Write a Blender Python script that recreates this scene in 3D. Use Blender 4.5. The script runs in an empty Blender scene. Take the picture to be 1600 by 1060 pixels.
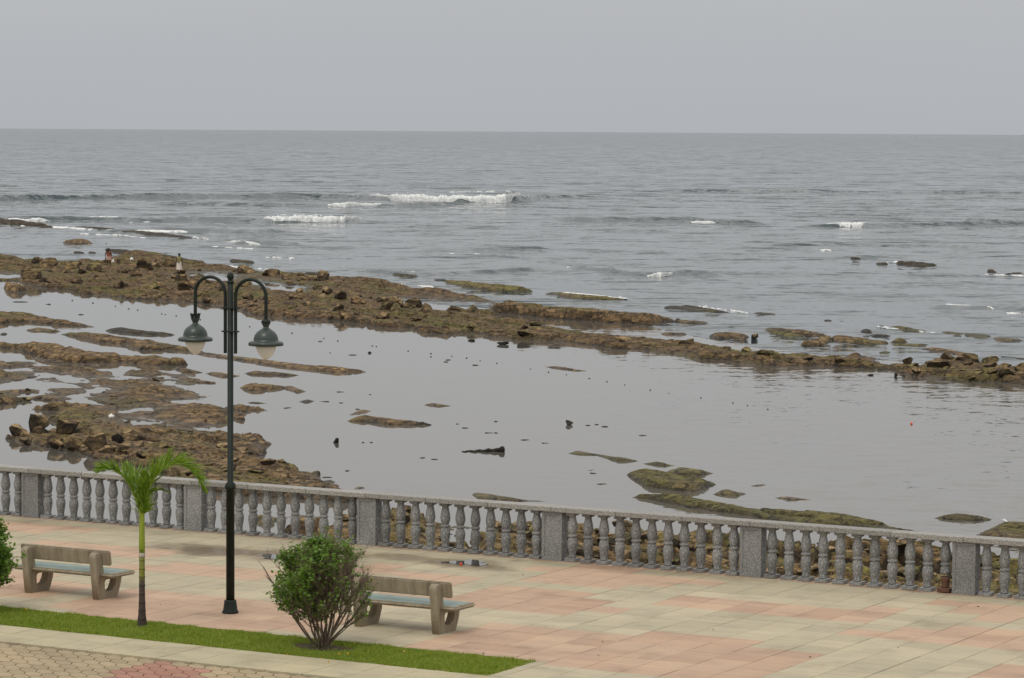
import bpy, bmesh, math, random
import numpy as np
from mathutils import Vector, Matrix
random.seed(7); rng = np.random.default_rng(7)
scene = bpy.context.scene
col = scene.collection
PI = math.pi
# ------------------------------------------------------------------ camera
F, CH, PIT, ROL = 4879.0, 7.8406, 0.06642, 0.00625
cp, sp, cr, sr = math.cos(PIT), math.sin(PIT), math.cos(ROL), math.sin(ROL)
FW = np.array([0, cp, -sp]); UP0 = np.array([0, sp, cp]); R0 = np.array([1.0, 0, 0])
RT = cr*R0+sr*UP0; UPV = -sr*R0+cr*UP0
CAM = np.array([0, 0, CH])
cd = bpy.data.cameras.new('camera'); cam = bpy.data.objects.new('camera', cd); col.objects.link(cam)
cd.sensor_width = 36; cd.lens = 36*F/1600; cd.clip_start = 0.5; cd.clip_end = 200000
cam.matrix_world = Matrix(((RT[0], UPV[0], -FW[0], 0), (RT[1], UPV[1], -FW[1], 0), (RT[2], UPV[2], -FW[2], CH), (0, 0, 0, 1)))
scene.camera = cam
SEA = -3.8
def U(x, y, z=0.0):
    d = FW+(x-800)/F*RT-(y-530)/F*UPV
    return CAM+d*(z-CH)/d[2]
def PX(P):
    d = np.asarray(P, float)-CAM; z = d@FW
    return 800+F*(d@RT)/z, 530-F*(d@UPV)/z
# ------------------------------------------------------------------ world, sun, exposure
w = bpy.data.worlds.new('World'); scene.world = w; w.use_nodes = True
nt = w.node_tree; nt.nodes.clear()
SUN_EL, SUN_AZ = math.radians(58), math.radians(-150)
N = nt.nodes.new; Lk = nt.links.new
out = N('ShaderNodeOutputWorld'); bg = N('ShaderNodeBackground'); bg.inputs['Strength'].default_value = 0.1
sky = N('ShaderNodeTexSky'); sky.sky_type = 'NISHITA'; sky.sun_disc = False
sky.sun_elevation = SUN_EL; sky.sun_rotation = SUN_AZ; sky.air_density = 1.5; sky.dust_density = 5.0
hs = N('ShaderNodeHueSaturation'); hs.inputs['Saturation'].default_value = 0.15; hs.inputs['Value'].default_value = 0.6
tc = N('ShaderNodeTexCoord'); sx = N('ShaderNodeSeparateXYZ'); Lk(tc.outputs['Generated'], sx.inputs[0])
rp = N('ShaderNodeValToRGB'); cb = rp.color_ramp
for e, (p_, c_) in zip([cb.elements[0], cb.elements[1]], ((0.0, (4.82, 5.04, 5.36, 1)), (1.0, (11.4, 11.2, 10.8, 1)))):
    e.position = p_; e.color = c_
for p_, c_ in ((0.03, (5.1, 5.27, 5.52, 1)), (0.10, (5.95, 6.02, 6.05, 1)), (0.25, (7.0, 6.95, 6.8, 1))):
    e = cb.elements.new(p_); e.color = c_
Lk(sx.outputs['Z'], rp.inputs[0])
nz = N('ShaderNodeTexNoise'); mp = N('ShaderNodeMapping'); mp.inputs['Scale'].default_value = (1, 1, 5)
Lk(tc.outputs['Generated'], mp.inputs[0]); Lk(mp.outputs[0], nz.inputs['Vector']); nz.inputs['Scale'].default_value = 2.2; nz.inputs['Detail'].default_value = 4
mr = N('ShaderNodeMapRange'); mr.inputs['To Min'].default_value = 0.93; mr.inputs['To Max'].default_value = 1.07
Lk(nz.outputs[0], mr.inputs[0])
mm = N('ShaderNodeVectorMath'); mm.operation = 'SCALE'; Lk(rp.outputs[0], mm.inputs[0]); Lk(mr.outputs[0], mm.inputs['Scale'])
mx = N('ShaderNodeMix'); mx.data_type = 'RGBA'; mx.inputs[0].default_value = 0.9
Lk(sky.outputs[0], hs.inputs['Color']); Lk(hs.outputs[0], mx.inputs[6]); Lk(mm.outputs[0], mx.inputs[7])
Lk(mx.outputs[2], bg.inputs['Color']); Lk(bg.outputs[0], out.inputs[0])
sl = bpy.data.lights.new('sun', 'SUN'); sl.energy = 1.1; sl.angle = math.radians(24); sl.color = (1, 0.93, 0.82)
so = bpy.data.objects.new('sun', sl); col.objects.link(so)
sd = Vector((math.sin(SUN_AZ)*math.cos(SUN_EL), math.cos(SUN_AZ)*math.cos(SUN_EL), math.sin(SUN_EL)))
so.rotation_euler = (-sd).to_track_quat('-Z', 'Y').to_euler()
vs = scene.view_settings; vs.view_transform = 'Standard'; vs.look = 'None'; vs.gamma = 1; vs.use_curve_mapping = False; vs.exposure = 0.0
# ------------------------------------------------------------------ numpy noise
def _h(ix, iy, s):
    h = (ix.astype(np.int64)*374761393+iy.astype(np.int64)*668265263+s*1442695041) & 0xffffffff
    h = ((h ^ (h >> 13))*1274126177) & 0xffffffff
    return ((h ^ (h >> 16)) & 0xffffff)/float(0xffffff)
def vn(x, y, s=0):
    ix = np.floor(x); iy = np.floor(y); fx = x-ix; fy = y-iy
    fx = fx*fx*fx*(fx*(fx*6-15)+10); fy = fy*fy*fy*(fy*(fy*6-15)+10)
    a = _h(ix, iy, s); b = _h(ix+1, iy, s); c = _h(ix, iy+1, s); d = _h(ix+1, iy+1, s)
    return (a+(b-a)*fx)*(1-fy)+(c+(d-c)*fx)*fy
def fbm(x, y, s=0, o=4, g=0.5):
    r = 0; a = 1; t = 0
    for i in range(o):
        r = r+a*vn(x, y, s+i*17); t += a; a *= g; x = x*2.03+11.3; y = y*2.03+4.7
    return r/t*2-1
ST = np.array([0.47, -0.883]); SN = np.array([0.883, 0.47])   # strike of the rock beds and the direction across it
# ------------------------------------------------------------------ materials
M = {}
def mat(name, base=(.5, .5, .5), rough=.8, metal=0.0, spec=None):
    m = bpy.data.materials.new(name); m.use_nodes = True; b = m.node_tree.nodes['Principled BSDF']
    b.inputs['Base Color'].default_value = (*base, 1); b.inputs['Roughness'].default_value = rough; b.inputs['Metallic'].default_value = metal
    if spec is not None: b.inputs['Specular IOR Level'].default_value = spec
    M[name] = m; return m
class G:
    """small node helper"""
    def __init__(s, m): s.t = m.node_tree; s.b = s.t.nodes['Principled BSDF']; s.geo = s.t.nodes.new('ShaderNodeNewGeometry'); s.oi = s.t.nodes.new('ShaderNodeObjectInfo'); s.tc = s.t.nodes.new('ShaderNodeTexCoord')
    def n(s, k): return s.t.nodes.new(k)
    def l(s, a, b): s.t.links.new(a, b)
    def noise(s, scale, detail=4, vec=None, stretch=None, rot=0.0, rough=.55, dist=0.0):
        v = vec or s.geo.outputs['Position']
        if stretch or rot:
            mp = s.n('ShaderNodeMapping'); mp.vector_type = 'TEXTURE' if rot else 'POINT'
            if rot:
                mp.inputs['Rotation'].default_value = (0, 0, rot); s.l(v, mp.inputs[0]); v = mp.outputs[0]; mp = s.n('ShaderNodeMapping')
            mp.inputs['Scale'].default_value = stretch or (1, 1, 1); s.l(v, mp.inputs[0]); v = mp.outputs[0]
        x = s.n('ShaderNodeTexNoise'); x.inputs['Scale'].default_value = scale; x.inputs['Detail'].default_value = detail; x.inputs['Roughness'].default_value = rough; x.inputs['Distortion'].default_value = dist
        s.l(v, x.inputs['Vector']); return x.outputs[0]
    def ramp(s, src, stops):
        r = s.n('ShaderNodeValToRGB'); e = r.color_ramp.elements
        for i, (p, c) in enumerate(stops):
            q = e[i] if i < 2 else e.new(p)
            q.position = p
        # positions may be resorted; set again in order
        ee = sorted(e, key=lambda k: k.position)
        for q, (p, c) in zip(ee, sorted(stops, key=lambda k: k[0])):
            q.color = (*c, 1) if isinstance(c, tuple) else (c, c, c, 1)
        s.l(src, r.inputs[0]); return r.outputs[0]
    def mix(s, a, b, f, mode='MIX'):
        m = s.n('ShaderNodeMix'); m.data_type = 'RGBA'; m.blend_type = mode
        for sock, v in ((m.inputs[0], f), (m.inputs[6], a), (m.inputs[7], b)):
            if hasattr(v, 'is_linked'): s.l(v, sock)
            elif isinstance(v, tuple): sock.default_value = (*v, 1)
            else: sock.default_value = v
        return m.outputs[2]
    def math(s, op, a, b=0.0, c=None):
        m = s.n('ShaderNodeMath'); m.operation = op
        for i, v in enumerate((a, b) if c is None else (a, b, c)):
            if hasattr(v, 'is_linked'): s.l(v, m.inputs[i])
            else: m.inputs[i].default_value = v
        return m.outputs[0]
    def mr(s, v, a, b, c, d, smooth=False):
        m = s.n('ShaderNodeMapRange'); s.l(v, m.inputs[0])
        if smooth: m.interpolation_type = 'SMOOTHSTEP'
        for i, k in enumerate((a, b, c, d)): m.inputs[i+1].default_value = k
        return m.outputs[0]
    def bump(s, h, dist, strength=1.0):
        b = s.n('ShaderNodeBump'); b.inputs['Distance'].default_value = dist; b.inputs['Strength'].default_value = strength
        s.l(h, b.inputs['Height']); s.l(b.outputs[0], s.b.inputs['Normal']); return b
    def col(s, c): s.l(c, s.b.inputs['Base Color'])
    def rough(s, c): s.l(c, s.b.inputs['Roughness'])
    def z(s):
        x = s.n('ShaderNodeSeparateXYZ'); s.l(s.geo.outputs['Position'], x.inputs[0]); return x.outputs[2]
    def nz(s):
        x = s.n('ShaderNodeSeparateXYZ'); s.l(s.geo.outputs['Normal'], x.inputs[0]); return x.outputs[2]
STR_ROT = math.atan2(ST[1], ST[0])
def rock_mat(name, tint=(1, 1, 1), green=0.5, bright=1.0):
    m = mat(name, rough=.85); g = G(m)
    big = g.noise(0.35, 5, stretch=(.35, 1.4, 1), rot=STR_ROT)
    fine = g.noise(2.2, 7, rough=.70, stretch=(.8, .8, 2.4))
    grit = g.noise(14, 3)
    c1 = g.ramp(fine, [(0.33, (.020, .014, .008)), (0.48, (.095, .068, .037)), (0.66, (.25, .19, .115))])
    c1 = g.mix(c1, tuple(bright*t for t in tint), 1.0, 'MULTIPLY')
    alg = g.ramp(g.noise(3.1, 4), [(0.32, (.095, .078, .018)), (0.55, (.17, .15, .035)), (0.72, (.26, .25, .045))])
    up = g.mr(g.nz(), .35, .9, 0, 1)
    am = g.math('MULTIPLY', g.mr(big, .55-.16*green, .72-.16*green, 0, 1), up)
    c = g.mix(c1, alg, g.math('MULTIPLY', am, .85))
    pale = g.mr(g.noise(.8, 4), .60, .74, 0, .45)
    c = g.mix(c, (.19, .15, .105), g.math('MULTIPLY', pale, up)); c = g.mix(c, g.mr(up, 0, .6, .34, 1.06), 1.0, 'MULTIPLY')  # steep faces multiplied darker than tops: side shading put into the colour
    # barnacle and weed zone just over the waterline
    wet = g.mr(g.math('ADD', g.z(), g.math('MULTIPLY', fine, .16)), SEA+.06, SEA+.26, .42, 1.0)
    c = g.mix(c, wet, 1.0, 'MULTIPLY')
    ri = g.mr(g.oi.outputs['Random'], 0, 1, .72, 1.22)
    c = g.mix(c, ri, 1.0, 'MULTIPLY')
    g.col(c); g.rough(g.mr(wet, .4, 1, .35, .9))
    vo = g.n('ShaderNodeTexVoronoi'); vo.feature = 'DISTANCE_TO_EDGE'; vo.inputs['Scale'].default_value = 1.25
    mp = g.n('ShaderNodeMapping'); mp.vector_type = 'TEXTURE'; mp.inputs['Rotation'].default_value = (0, 0, STR_ROT); mp.inputs['Scale'].default_value = (1.8, 1, .5)
    wv = g.n('ShaderNodeVectorMath'); g.l(g.geo.outputs['Position'], wv.inputs[0]); ws = g.n('ShaderNodeVectorMath'); ws.operation = 'SCALE'; g.l(fine, ws.inputs[0]); ws.inputs['Scale'].default_value = .9; g.l(ws.outputs[0], wv.inputs[1])
    g.l(wv.outputs[0], mp.inputs[0]); g.l(mp.outputs[0], vo.inputs['Vector']); ck = g.mr(vo.outputs['Distance'], .0, .055, 0, 1, True)
    g.col(g.mix(c, g.mr(ck, 0, 1, .38, 1.0), 1.0, 'MULTIPLY'))
    g.bump(g.math('ADD', g.math('ADD', g.math('MULTIPLY', fine, 1.0), g.math('MULTIPLY', grit, .25)), g.math('MULTIPLY', ck, .35)), .28, 1.0)
    return m
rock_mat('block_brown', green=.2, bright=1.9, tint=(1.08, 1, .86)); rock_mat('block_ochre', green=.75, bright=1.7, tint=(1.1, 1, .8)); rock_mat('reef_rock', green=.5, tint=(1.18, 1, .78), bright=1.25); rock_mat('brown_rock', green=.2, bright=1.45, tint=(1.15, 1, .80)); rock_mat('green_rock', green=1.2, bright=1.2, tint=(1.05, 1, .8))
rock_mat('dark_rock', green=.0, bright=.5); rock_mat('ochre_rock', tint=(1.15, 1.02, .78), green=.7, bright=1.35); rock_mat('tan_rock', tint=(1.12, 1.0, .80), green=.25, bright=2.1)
# water: wave facets tilt the shading normal by the same amount at any distance
def water_mat(name, base, rough, layers, mask=None):
    m = mat(name, base, rough); g = G(m); g.b.inputs['IOR'].default_value = 1.33
    tot = None
    for sc, st, rot, ax, ay in layers:
        mp = g.n('ShaderNodeMapping'); mp.inputs['Rotation'].default_value = (0, 0, rot); mp.inputs['Scale'].default_value = (st[0], st[1], 1); g.l(g.geo.outputs['Position'], mp.inputs[0])
        x = g.n('ShaderNodeTexNoise'); x.inputs['Scale'].default_value = sc; x.inputs['Detail'].default_value = 3; x.inputs['Roughness'].default_value = .55; g.l(mp.outputs[0], x.inputs['Vector'])
        v = g.n('ShaderNodeVectorMath'); v.operation = 'SUBTRACT'; g.l(x.outputs['Color'], v.inputs[0]); v.inputs[1].default_value = (.5, .5, .5)
        q = g.n('ShaderNodeVectorMath'); q.operation = 'MULTIPLY'; g.l(v.outputs[0], q.inputs[0]); q.inputs[1].default_value = (ax, ay, 0)
        if tot is None: tot = q.outputs[0]
        else:
            d = g.n('ShaderNodeVectorMath'); g.l(tot, d.inputs[0]); g.l(q.outputs[0], d.inputs[1]); tot = d.outputs[0]
    sc_ = g.n('ShaderNodeVectorMath'); sc_.operation = 'SCALE'; g.l(tot, sc_.inputs[0]); sc_.inputs['Scale'].default_value = 1.0
    if mask: g.l(mask(g), sc_.inputs['Scale'])
    ad = g.n('ShaderNodeVectorMath'); g.l(g.geo.outputs['Normal'], ad.inputs[0]); g.l(sc_.outputs[0], ad.inputs[1])
    nm = g.n('ShaderNodeVectorMath'); nm.operation = 'NORMALIZE'; g.l(ad.outputs[0], nm.inputs[0]); g.l(nm.outputs[0], g.b.inputs['Normal'])
    return m, g
def lag_mask(g):
    # breeze ripples grow towards the open right-hand side of the lagoon, in patches
    x = g.n('ShaderNodeSeparateXYZ'); g.l(g.geo.outputs['Position'], x.inputs[0])
    q = g.math('ADD', g.mr(x.outputs[0], -5, 15, 0, 1, True), g.mr(g.noise(.06, 4, stretch=(1, .35, 1)), .35, .7, -.45, .45))
    return g.mr(q, .05, 1.1, .05, .62, True)
def sea_mask(g):
    # the wind chop is coarser out beyond the shelter of the reef
    x = g.n('ShaderNodeSeparateXYZ'); g.l(g.geo.outputs['Position'], x.inputs[0])
    return g.math('MULTIPLY', g.mr(g.noise(.02, 4, stretch=(.5, 1.6, 1)), .3, .7, .65, 1.3), g.mr(x.outputs[1], 160, 700, .75, 1.8, True))
water_mat('lagoon', (.115, .105, .09), .03, ((1.1, (.5, 1.0), .1, .10, .30), (4.5, (.6, 1.1), -.15, .12, .26)), lag_mask)
water_mat('sea', (.022, .042, .050), .05, ((.10, (.45, 1.0), .05, .2, .75), (.55, (.45, 1.0), -.06, .35, 1.15), (2.2, (.5, 1.1), .1, .35, .85)), sea_mask)
m = mat('foam', (.82, .84, .84), .7); g = G(m); g.bump(g.noise(2.5, 5), .3, .8); g.col(g.ramp(g.noise(1.6, 4), [(.3, (.55, .58, .58)), (.55, (.86, .87, .87))]))
mat('seabed', (.09, .08, .06), .9)
# granite
m = mat('granite', rough=.6); g = G(m)
s1 = g.noise(70, 2, vec=g.tc.outputs['Object'], rough=.7); 
c = g.ramp(s1, [(.38, (.040, .039, .040)), (.47, (.175, .178, .180)), (.56, (.27, .272, .27)), (.66, (.55, .53, .51))])
c = g.mix(c, g.mr(g.oi.outputs['Random'], 0, 1, .84, 1.16), 1.0, 'MULTIPLY')
c = g.mix(c, g.ramp(g.noise(1.4, 4), [(.35, (.80, .80, .79)), (.65, (1.08, 1.08, 1.08))]), 1.0, 'MULTIPLY')
g.col(c); g.bump(s1, .003, .5)
m = mat('granite_rail', rough=.55); g = G(m)
s1 = g.noise(70, 2, vec=g.tc.outputs['Object'], rough=.7)
c = g.ramp(s1, [(.36, (.08, .075, .07)), (.47, (.22, .21, .195)), (.56, (.34, .325, .30)), (.66, (.58, .56, .52))])
c = g.mix(c, g.mr(g.oi.outputs['Random'], 0, 1, .85, 1.15), 1.0, 'MULTIPLY'); g.col(c); g.bump(s1, .003, .5)
m = mat('rusty_stone', (.16, .065, .035), .8); g = G(m); g.col(g.ramp(g.noise(30, 3), [(.3, (.07, .032, .02)), (.7, (.16, .075, .045))]))
m = mat('plinth_stone', rough=.85); g = G(m); g.col(g.ramp(g.noise(1.7, 6), [(.3, (.20, .13, .085)), (.5, (.36, .25, .17)), (.7, (.45, .37, .27))])); g.bump(g.noise(40, 3), .004, .6)
# paving
def tile_mat(name, a, b):
    m = mat(name, rough=.75); g = G(m)
    spk = g.noise(55, 3, rough=.7); pat = g.noise(1.1, 6, rough=.6); str_ = g.noise(2.0, 4, stretch=(.25, 2.4, 1), rot=-.512)
    c = g.mix(a, b, g.oi.outputs['Random'])
    c = g.mix(c, g.ramp(spk, [(.33, .74), (.5, .98), (.68, 1.14)]), 1.0, 'MULTIPLY')
    c = g.mix(c, g.ramp(pat, [(.3, (.76, .73, .69)), (.45, (.96, .95, .94)), (.7, (1.09, 1.06, 1.0))]), 1.0, 'MULTIPLY')
    c = g.mix(c, g.ramp(str_, [(.35, (.86, .87, .87)), (.55, (1, 1, 1))]), .7, 'MULTIPLY')
    # mud and damp left where rain water stands by the railing
    P = g.geo.outputs['Position']
    tot = None
    for (px_, py_, ru, rv, k) in STAINS:
        q = U(px_, py_, 0)
        vm = g.n('ShaderNodeVectorMath'); vm.operation = 'SUBTRACT'; g.l(P, vm.inputs[0]); vm.inputs[1].default_value = (q[0], q[1], 0)
        mp = g.n('ShaderNodeMapping'); mp.inputs['Rotation'].default_value = (0, 0, .512); g.l(vm.outputs[0], mp.inputs[0])
        vs_ = g.n('ShaderNodeVectorMath'); vs_.operation = 'DIVIDE'; g.l(mp.outputs[0], vs_.inputs[0]); vs_.inputs[1].default_value = (ru, rv, 1)
        ln = g.n('ShaderNodeVectorMath'); ln.operation = 'LENGTH'; g.l(vs_.outputs[0], ln.inputs[0])
        f = g.mr(g.math('ADD', ln.outputs['Value'], g.math('MULTIPLY', g.math('SUBTRACT', pat, .5), 1.6)), .35, 1.15, k, 0, True)
        tot = f if tot is None else g.math('MAXIMUM', tot, f)
    c = g.mix(c, g.mix(c, (.42, .34, .26), 1.0, 'MULTIPLY'), tot)
    g.col(c); g.rough(g.mr(tot, .3, 1, .75, .30)); g.bump(spk, .004, .5)
STAINS = [(350, 862, 1.9, .9, 1.0), (425, 868, 1.6, .55, 1.0), (640, 872, 2.4, .55, .75), (730, 884, 1.3, .5, 1.0), (560, 885, 1.0, 1.2, .35), (1010, 893, 2.6, .45, .45), (120, 822, 2.5, .6, .25)]
tile_mat('tile_pink', (.44, .292, .207), (.52, .37, .262)); tile_mat('tile_cream', (.41, .368, .262), (.50, .438, .315))
tile_mat('joint', (.20, .155, .11), (.20, .155, .11)); tile_mat('edge_pave', (.44, .39, .265), (.48, .43, .29))
tile_mat('paver_tan', (.34, .27, .165), (.42, .33, .21)); tile_mat('paver_red', (.33, .165, .12), (.40, .21, .155)); tile_mat('paver_joint', (.075, .055, .035), (.075, .055, .035))
# concrete bench
m = mat('bench_concrete', rough=.85); g = G(m)
stk = g.noise(9, 5, vec=g.tc.outputs['Object'], stretch=(1, 1, .12)); c = g.ramp(stk, [(.28, (.17, .14, .10)), (.45, (.285, .24, .17)), (.70, (.36, .31, .225))])
c = g.mix(c, g.ramp(g.noise(60, 3), [(.35, .78), (.65, 1.15)]), 1.0, 'MULTIPLY'); g.col(c); g.bump(g.noise(60, 3), .006, .6)
m = mat('bench_blue', rough=.5); g = G(m); g.col(g.ramp(g.noise(3, 5), [(.35, (.15, .215, .195)), (.65, (.215, .28, .255))]))
m = mat('lamp_green', (.012, .022, .017), .6, spec=.3); g = G(m); g.col(g.ramp(g.noise(9, 4), [(.3, (.008, .013, .010)), (.7, (.016, .024, .019))]))
m = mat('lamp_hood', (.03, .055, .045), .35); g = G(m); g.col(g.ramp(g.noise(9, 4), [(.3, (.022, .034, .029)), (.7, (.038, .055, .047))]))
m = mat('lamp_glass', (.80, .78, .73), .25); m.node_tree.nodes['Principled BSDF'].inputs['Transmission Weight'].default_value = .0; m.node_tree.nodes['Principled BSDF'].inputs['Subsurface Weight'].default_value = .2
# vegetation
def leaf_mat(name, a, b, trans=.3):
    m = mat(name, rough=.5); g = G(m); nn = g.noise(13, 3)
    c = g.mix(a, b, g.mr(nn, .35, .65, 0, 1)); g.col(c)
    tr = g.n('ShaderNodeBsdfTranslucent'); g.l(g.mix(c, (1.3, 1.3, .6), 1.0, 'MULTIPLY'), tr.inputs[0]); ms = g.n('ShaderNodeMixShader'); ms.inputs[0].default_value = trans
    o = m.node_tree.nodes['Material Output']; g.l(g.b.outputs[0], ms.inputs[1]); g.l(tr.outputs[0], ms.inputs[2]); g.l(ms.outputs[0], o.inputs[0])
leaf_mat('leaf_green', (.085, .17, .018), (.16, .28, .035)); leaf_mat('leaf_olive', (.19, .17, .022), (.33, .26, .045)); leaf_mat('leaf_yellow', (.62, .33, .02), (.70, .45, .05))
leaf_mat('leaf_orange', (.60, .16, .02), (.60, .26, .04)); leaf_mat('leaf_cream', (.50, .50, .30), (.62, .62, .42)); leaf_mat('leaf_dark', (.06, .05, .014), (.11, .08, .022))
leaf_mat('palm_leaf', (.10, .19, .012), (.22, .33, .03)); leaf_mat('palm_tip', (.26, .27, .03), (.42, .30, .07))
leaf_mat('grass_a', (.17, .26, .022), (.29, .34, .04)); leaf_mat('grass_b', (.36, .31, .05), (.44, .33, .08)); leaf_mat('grass_dry', (.24, .17, .06), (.30, .21, .08))
m = mat('grass_soil', rough=.95); g = G(m); g.col(g.ramp(g.noise(3, 6), [(.3, (.11, .14, .02)), (.55, (.16, .18, .03)), (.75, (.20, .15, .06))]))
mat('soil', (.06, .035, .02), .95)
m = mat('stem', rough=.85); g = G(m); g.col(g.ramp(g.noise(20, 3), [(.3, (.10, .07, .05)), (.7, (.24, .18, .13))]))
# palm trunk: rings coloured up its own height
m = mat('palm_trunk', rough=.75); g = G(m)
xz = g.n('ShaderNodeSeparateXYZ'); g.l(g.tc.outputs['Object'], xz.inputs[0]); zz = xz.outputs[2]
base = g.ramp(g.math('DIVIDE', zz, 2.0), [(.0, (.045, .030, .026)), (.33, (.075, .052, .046)), (.37, (.10, .085, .05)), (.40, (.20, .20, .03)), (.62, (.26, .27, .07))])
rg = g.math('FRACT', g.math('MULTIPLY', g.math('ADD', zz, g.math('MULTIPLY', g.noise(4, 2), .05)), 7.5)); rm = g.mr(rg, 0, .16, .35, 1)
g.col(g.mix(g.mix(base, rm, 1.0, 'MULTIPLY'), g.ramp(g.noise(25, 3), [(.3, .7), (.7, 1.2)]), 1.0, 'MULTIPLY')); g.bump(rm, .01, .6)
m = mat('palm_shaft', rough=.45); g = G(m); g.col(g.ramp(g.noise(6, 4, stretch=(4, 4, .5)), [(.3, (.17, .25, .02)), (.6, (.27, .33, .03)), (.8, (.33, .30, .07))]))
mat('palm_band', (.42, .38, .33), .7)
mat('skin', (.085, .045, .03), .6); mat('hair', (.008, .007, .007), .5); mat('hat', (.012, .014, .012), .8)
mat('pink_cloth', (.52, .20, .15), .85); mat('olive_cloth', (.24, .22, .085), .85); mat('white_cloth', (.70, .63, .56), .85); mat('pale_pink_cloth', (.56, .34, .26), .85)
mat('white_plastic', (.8, .8, .78), .4); mat('red_plastic', (.6, .06, .03), .4); mat('orange_plastic', (.75, .14, .03), .45)
mat('puddle', (.03, .03, .03), .02); mat('wall', (.28, .23, .17), .9)
# ------------------------------------------------------------------ object helpers
def props(o, label=None, cat=None, group=None, kind=None):
    if label: o['label'] = label
    if cat: o['category'] = cat
    if group: o['group'] = group
    if kind: o['kind'] = kind
    return o
def link(name, me, parent=None, m=None):
    o = bpy.data.objects.new(name, me); col.objects.link(o)
    if parent: o.parent = parent
    if m is not None:
        me.materials.clear()
        for k in (m if isinstance(m, (list, tuple)) else [m]): me.materials.append(M[k])
    return o
def empty(name, loc=(0, 0, 0), rz=0.0):
    o = bpy.data.objects.new(name, None); col.objects.link(o); o.location = loc; o.rotation_euler = (0, 0, rz); o.empty_display_size = .1; return o
def npmesh(name, V, Fc, smooth=True, mi=None):
    V = np.asarray(V, np.float32); Fc = np.asarray(Fc, np.int32); k = Fc.shape[1]
    me = bpy.data.meshes.new(name); me.vertices.add(len(V)); me.vertices.foreach_set('co', V.ravel())
    me.loops.add(Fc.size); me.loops.foreach_set('vertex_index', Fc.ravel())
    me.polygons.add(len(Fc)); me.polygons.foreach_set('loop_start', np.arange(0, Fc.size, k, dtype=np.int32)); me.polygons.foreach_set('loop_total', np.full(len(Fc), k, np.int32))
    if smooth: me.polygons.foreach_set('use_smooth', np.ones(len(Fc), bool))
    if mi is not None: me.polygons.foreach_set('material_index', np.asarray(mi, np.int32))
    me.update(calc_edges=True); me.validate(); return me
def bm_mesh(bm, name, smooth=False):
    me = bpy.data.meshes.new(name); bm.normal_update(); bm.to_mesh(me); bm.free()
    if smooth:
        me.polygons.foreach_set('use_smooth', np.ones(len(me.polygons), bool))
    return me
def bbox_bm(bm, x0, x1, y0, y1, z0, z1, bev=0.0):
    v = [bm.verts.new((x, y, z)) for x in (x0, x1) for y in (y0, y1) for z in (z0, z1)]
    fs = [bm.faces.new([v[i] for i in q]) for q in ((0, 1, 3, 2), (4, 6, 7, 5), (0, 4, 5, 1), (2, 3, 7, 6), (0, 2, 6, 4), (1, 5, 7, 3))]
    if bev: bmesh.ops.bevel(bm, geom=list({e for f in fs for e in f.edges}), offset=bev, segments=1, affect='EDGES')
def box_me(name, x0, x1, y0, y1, z0, z1, bev=0.0):
    bm = bmesh.new(); bbox_bm(bm, x0, x1, y0, y1, z0, z1, bev); return bm_mesh(bm, name)
def lathe(bm, prof, seg=16, cx=0, cy=0):
    rings = []
    for r, z in prof: rings.append([bm.verts.new((cx+r*math.cos(2*PI*i/seg), cy+r*math.sin(2*PI*i/seg), z)) for i in range(seg)])
    for a, b in zip(rings, rings[1:]):
        for i in range(seg): bm.faces.new((a[i], a[(i+1) % seg], b[(i+1) % seg], b[i]))
    bm.faces.new(rings[0][::-1]); bm.faces.new(rings[-1])
def tube_arrays(pts, rad, seg=6):
    pts = np.asarray(pts, float); n = len(pts)
    t = np.gradient(pts, axis=0); t /= np.linalg.norm(t, axis=1)[:, None]+1e-9
    ref = np.array([0, 0, 1.0]) if abs(t[0, 2]) < .9 else np.array([1.0, 0, 0])
    V = []
    a = np.cross(t[0], ref); a /= np.linalg.norm(a)
    for i in range(n):
        a = a-t[i]*(a@t[i]); a /= np.linalg.norm(a)+1e-9; b = np.cross(t[i], a)
        for k in range(seg):
            th = 2*PI*k/seg; V.append(pts[i]+rad[i]*(a*math.cos(th)+b*math.sin(th)))
    Fc = [(i*seg+k, i*seg+(k+1) % seg, (i+1)*seg+(k+1) % seg, (i+1)*seg+k) for i in range(n-1) for k in range(seg)]
    return V, Fc
class Tubes:
    def __init__(s): s.V = []; s.F = []
    def add(s, pts, rad, seg=6):
        if np.isscalar(rad): rad = [rad]*len(pts)
        v, f = tube_arrays(pts, rad, seg); o = len(s.V); s.V += v; s.F += [tuple(i+o for i in q) for q in f]
    def mesh(s, name): return npmesh(name, s.V, s.F)
# ------------------------------------------------------------------ promenade frame
TH = -0.51258
TU = np.array([math.cos(TH), math.sin(TH)]); TV = np.array([-math.sin(TH), math.cos(TH)]); OR = np.array([-2.92368, 58.81593])
def W(u, v, z=0.0): p = OR+TU*u+TV*v; return (p[0], p[1], z)
def UVp(x, y, z=0.0): q = U(x, y, z)[:2]-OR; return q@TU, q@TV
def inpoly(x, y, poly):
    x = np.asarray(x, float); y = np.asarray(y, float); r = np.zeros(x.shape, bool); n = len(poly)
    for i in range(n):
        x0, y0 = poly[i]; x1, y1 = poly[(i+1) % n]
        if y0 == y1: continue
        c = ((y0 > y) != (y1 > y)) & (x < (x1-x0)*(y-y0)/(y1-y0)+x0); r ^= c
    return r
# ================================================================== STRUCTURE
def sheet(name, pts, z, m):
    me = bpy.data.meshes.new(name); me.from_pydata([(p[0], p[1], z) for p in pts], [], [tuple(range(len(pts)))]); me.update()
    return props(link(name, me, None, m), kind='structure')
sheet('seabed', [(-60000, -200), (60000, -200), (60000, 90000), (-60000, 90000)], SEA-1.6, 'seabed')
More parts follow.
